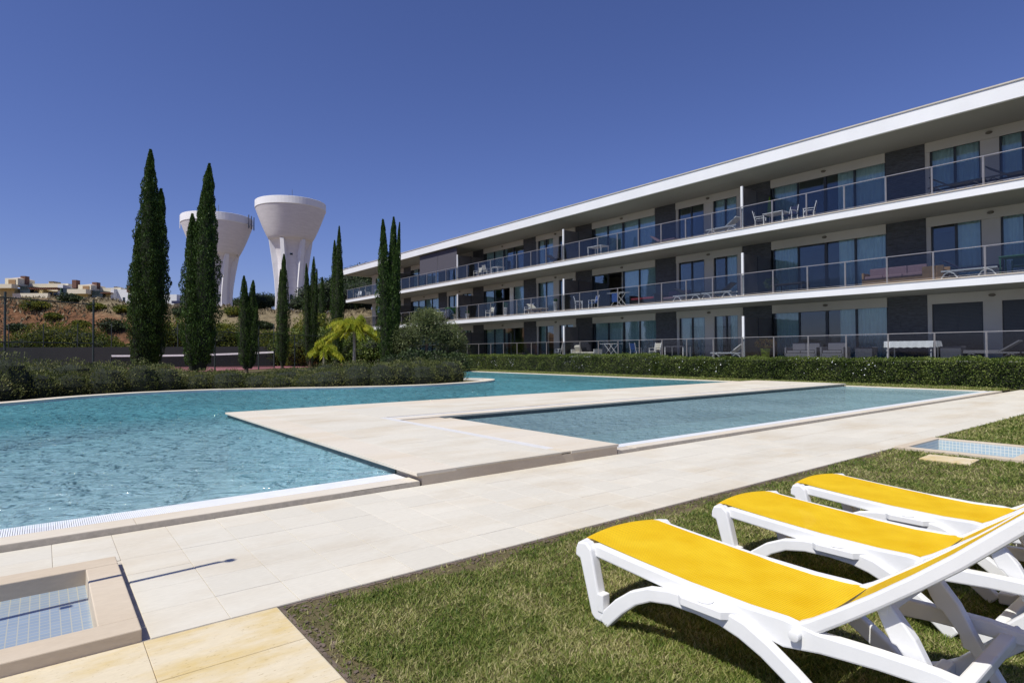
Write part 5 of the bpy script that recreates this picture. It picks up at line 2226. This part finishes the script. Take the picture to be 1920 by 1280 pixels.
# ================================================================== HOUSES ON THE HILL
def hbox(mb, o, l0, l1, d0, d1, z0, z1):
    """box in the row's own frame: l along lateral, d along depth (relative to base)"""
    V = []
    for z in (z0, z1):
        for l, d in ((l0, d0), (l1, d0), (l1, d1), (l0, d1)):
            q = rh*l+fh*d
            V.append((q.x, q.y, z))
    mb.add(V, [(3, 2, 1, 0), (4, 5, 6, 7), (0, 1, 5, 4), (1, 2, 6, 5), (2, 3, 7, 6), (3, 0, 4, 7)])
    return mb


HD = 128.0
KP = HD/1125.6


def hx(px, px0):
    return (px-px0)*KP


def house(px0, px1, ybase, label, spec):
    c = (px0+px1)/2
    p = bear(c, HD)
    z0 = zz_(c, ybase, HD)
    p.z = z0-3
    o = thing('terraced_house', label, 'house', p, 0, 'terraced houses on the hilltop')

    def zz2(py, px=c):
        return zz_(px, py, HD)-p.z
    for (kind, mat, a, b2_, yt, yb, da, db) in spec:
        mb = MB()
        hbox(mb, o, hx(a, c), hx(b2_, c), da, db, zz2(yb) if yb else 0, zz2(yt))
        mb.build(kind, M[mat], o)
    return o, c, p, zz2


def pyramid(o, c, zz2, a, b_, yb, yt, da, db, mat):
    mb = MB()
    V = []
    for l, d in ((hx(a, c), da), (hx(b_, c), da), (hx(b_, c), db), (hx(a, c), db)):
        q = rh*l+fh*d
        V.append((q.x, q.y, zz2(yb)))
    q = rh*((hx(a, c)+hx(b_, c))/2)+fh*((da+db)/2)
    V.append((q.x, q.y, zz2(yt)))
    mb.add(V, [(3, 2, 1, 0), (0, 1, 4), (1, 2, 4), (2, 3, 4), (3, 0, 4)])
    mb.build('tower_roof', M[mat], o)


h1 = house(-8, 106, 552, 'cream terraced house with pergola at the left photo edge on the hill', [
    ('wall', 'house_y', -6, 26, 531, 0, 0, 9), ('wall', 'house', 30, 106, 520, 0, 3.2, 10), ('parapet', 'house', -6, 32, 525, 532.5, -1.6, 0), ('tower_wall', 'house', 5, 29, 512, 526, .4, 5),
    ('tower_window', 'wood', 12, 25, 515, 524, .3, .5), ('chimney', 'brick', 21, 30, 506, 522, 2.2, 3.4), ('glazing', 'glass_dark', 32, 51, 527, 541, .6, 3.1), ('garden_wall', 'house', 26, 92, 541.5, 0, -.5, .2),
    ('wall', 'house_y', 52, 72, 533, 545, 1.5, 3.1), ('wall', 'house_y', 78, 98, 536, 549, 1.5, 3.1), ('pillar', 'house_y', 70.5, 77, 534, 552, .3, 3.1), ('window', 'frame', 81, 87, 538, 543, 1.3, 1.5), ('window', 'frame', 54, 59, 536, 541, 1.3, 1.5),
    ('window', 'glass_dark', 91, 97, 539, 546, 1.3, 1.5), ('chimney', 'house', 56, 66, 514, 520, 5, 7), ('chimney_cap', 'trunk', 57, 66, 513.5, 516.5, 4.9, 7.1), ('chimney', 'house', 75, 82, 519, 524, 5, 7), ('chimney_cap', 'trunk', 74.5, 82, 519, 521, 4.9, 7.1)])
pyramid(h1[0], h1[1], h1[3], 4, 29, 512, 507.5, .9, 5.1, 'roof_tile')
mb = MB()
c, zz2 = h1[1], h1[3]
hbox(mb, h1[0], hx(52, c), hx(106, c), .2, 1.6, zz2(533.5), zz2(531.5))
for i in range(14):
    a = 52+i*4
    hbox(mb, h1[0], hx(a, c), hx(a+1.2, c), -.2, 1.8, zz2(531.4), zz2(530.2))
mb.build('pergola', M['pergola'], h1[0])
h2 = house(100, 207, 556, 'cream terraced house with green glazed bay in the middle of the hilltop row', [
    ('wall', 'house', 107, 207, 529, 0, 3.2, 10), ('wall', 'house_w', 99, 109, 524.5, 0, 1.2, 8), ('glazing', 'glass_dark', 110, 135, 532, 547, .8, 3.1), ('bay_frame', 'green_awning', 108.5, 110, 531, 552, .5, 3), ('base_wall', 'house', 109, 136, 547.2, 0, .3, 3),
    ('parapet', 'house', 135, 170, 535.6, 544, -1.6, 0), ('wall', 'house_y', 138, 164, 543, 0, 0, 9), ('tower_wall', 'house', 143, 167, 525.6, 536, .4, 5), ('tower_window', 'wood', 152, 164, 528, 536, .3, .5), ('chimney', 'brick', 158, 167, 519, 532, 2.2, 3.4),
    ('glazing', 'glass_dark', 168, 188, 537, 551, .6, 3.1), ('garden_wall', 'house', 164, 206, 551.5, 0, -.5, .2), ('wall', 'house_y', 188, 203, 542, 556, 1.5, 3.1), ('pergola', 'pergola', 186, 206, 540.5, 542, .2, 1.6), ('chimney', 'brick', 126, 134, 515.5, 531, 1.2, 2.4),
    ('wall', 'house_w', 201, 207, 533, 0, 1.0, 8), ('chimney', 'house', 184, 190, 525, 533, 5, 7), ('chimney_cap', 'trunk', 184, 190, 525, 527, 4.9, 7.1)])
pyramid(h2[0], h2[1], h2[3], 142, 167, 525.6, 521.5, .9, 5.1, 'roof_tile')
h3 = house(207, 308, 560, 'pale flat fronted house with one brick chimney, left of and behind the tallest cypress', [
    ('wall', 'house_w', 207, 262, 534, 0, 2.0, 9), ('window', 'glass_dark', 219, 229, 549, 560, 1.8, 2.1), ('window_blind', 'roof_tile', 225, 231, 550, 560, 1.7, 1.79), ('chimney', 'brick', 231, 238, 528, 541, 1.0, 3), ('wall', 'house_w', 232, 244, 541, 0, .4, 2), ('window', 'glass_dark', 237, 243, 546, 553, .3, .41),
    ('wall', 'house_w', 262, 316, 543, 0, 3.0, 9)])
h4 = house(316, 350, 572, 'low wall with a blue canopy right of the hilltop houses', [('wall', 'house_w', 316, 350, 562, 0, 2, 4), ('canopy', 'navy', 316, 342, 557, 561.8, 1, 4)])

# ================================================================== GRASS BLADES
def blades(n, gen, name, lab, hmin, hmax, wfac):
    P_ = gen(n)
    d = np.hypot(P_[:, 0], P_[:, 1])
    n = len(P_)
    a = rng.uniform(0, 2*math.pi, n)
    hgt = rng.uniform(hmin, hmax, n)*(1+.03*d)
    wd = (.0022+.00055*d)*wfac*rng.uniform(.7, 1.4, n)
    lean = rng.normal(0, 1.0, (n, 2))*hgt[:, None]*.75
    V = np.empty((n, 3, 3))
    ca, sa = np.cos(a), np.sin(a)
    z0 = np.full(n, -.014)
    V[:, 0] = np.stack([P_[:, 0]-ca*wd, P_[:, 1]-sa*wd, z0], 1)
    V[:, 1] = np.stack([P_[:, 0]+ca*wd, P_[:, 1]+sa*wd, z0], 1)
    V[:, 2] = np.stack([P_[:, 0]+lean[:, 0], P_[:, 1]+lean[:, 1], z0+hgt], 1)
    o = raw_mesh(name, V.reshape(-1, 3), np.arange(n*3).reshape(n, 3), M['blade'])
    tag(o, lab, 'grass', kind='stuff')
    return o


def gen_lawn(n):
    # density falls with distance: sample radius between 1.0 and 14 m
    r_ = 1.3*(14/1.3)**rng.uniform(0, 1, n)
    a = rng.uniform(R(-4), R(75), n)
    X_, Y_ = r_*np.cos(a), r_*np.sin(a)
    P_ = np.stack([X_, Y_], 1)
    edge = 3.45-Y_
    bare = vnoise(P_, .9, 6, 3)
    side = X_-1.04
    ok = (X_ > 1.05) & (Y_ < 3.43) & (Y_ > -3)
    ok &= (edge > .30*bare**1.2*1.1-.02) | (rng.uniform(0, 1, n) < .12)
    ok &= (side > .30*vnoise(P_, .6, 8, 3)) | (rng.uniform(0, 1, n) < .15)
    ok &= ~((X_ > 9.6) & (X_ < 11.14) & (Y_ > 1.96))
    ok &= ~((abs(X_-9.16) < .24) & (abs(Y_-2.63) < .28)) & ~((abs(X_-10.75) < .26) & (abs(Y_-1.68) < .21))
    return P_[ok]


blades(620000, gen_lawn, 'grass', 'short green and straw coloured lawn grass under the sun loungers', .012, .028, 1.0)


def gen_far(n):
    X_ = rng.uniform(9, 27, n)
    Y_ = rng.uniform(-3, 3.43, n)
    return np.stack([X_, Y_], 1)[(~((X_ > 9.6) & (X_ < 11.14) & (Y_ > 1.96))) & ~((abs(X_-9.16) < .24) & (abs(Y_-2.63) < .28)) & ~((abs(X_-10.75) < .26) & (abs(Y_-1.68) < .21))]


blades(90000, gen_far, 'grass', 'lawn grass beyond the tiled basin towards the hedge', .02, .04, 1.3)


def gen_strip(n):
    return np.stack([rng.uniform(24.78, 27.4, n), rng.uniform(5.95, 42, n)], 1)


blades(60000, gen_strip, 'grass', 'narrow strip of grass between pool coping and hedge', .02, .05, 1.2)

# crumbs of soil along the deck edge
cr = MB()
rc_ = random.Random(2)
for i in range(900):
    x = rc_.uniform(1.06, 9.5)
    if rc_.random() < .25:
        x, y = 1.05+abs(rc_.gauss(0, .08)), rc_.uniform(1.4, 3.4)
    else:
        y = 3.44-abs(rc_.gauss(0, .07))
    s = rc_.uniform(.002, .009)
    cr.obox((x, y, -.012+s*.4), (s, s*.3, 0), (-s*.3, s*.8, s*.2), (0, -s*.2, s*.6))
tag(cr.build('soil_crumbs', M['soil']), 'loose soil crumbs along the edge between deck and lawn', 'soil', kind='stuff')
# dark soil band at the deck edge
sm = MB()
sm.box(1.045, 9.55, 3.425, 3.448, -.03, -.009)
sm.box(1.045, 1.065, -6, 3.425, -.03, -.009)
tag(sm.build('soil_edge', M['soil']), kind='structure')
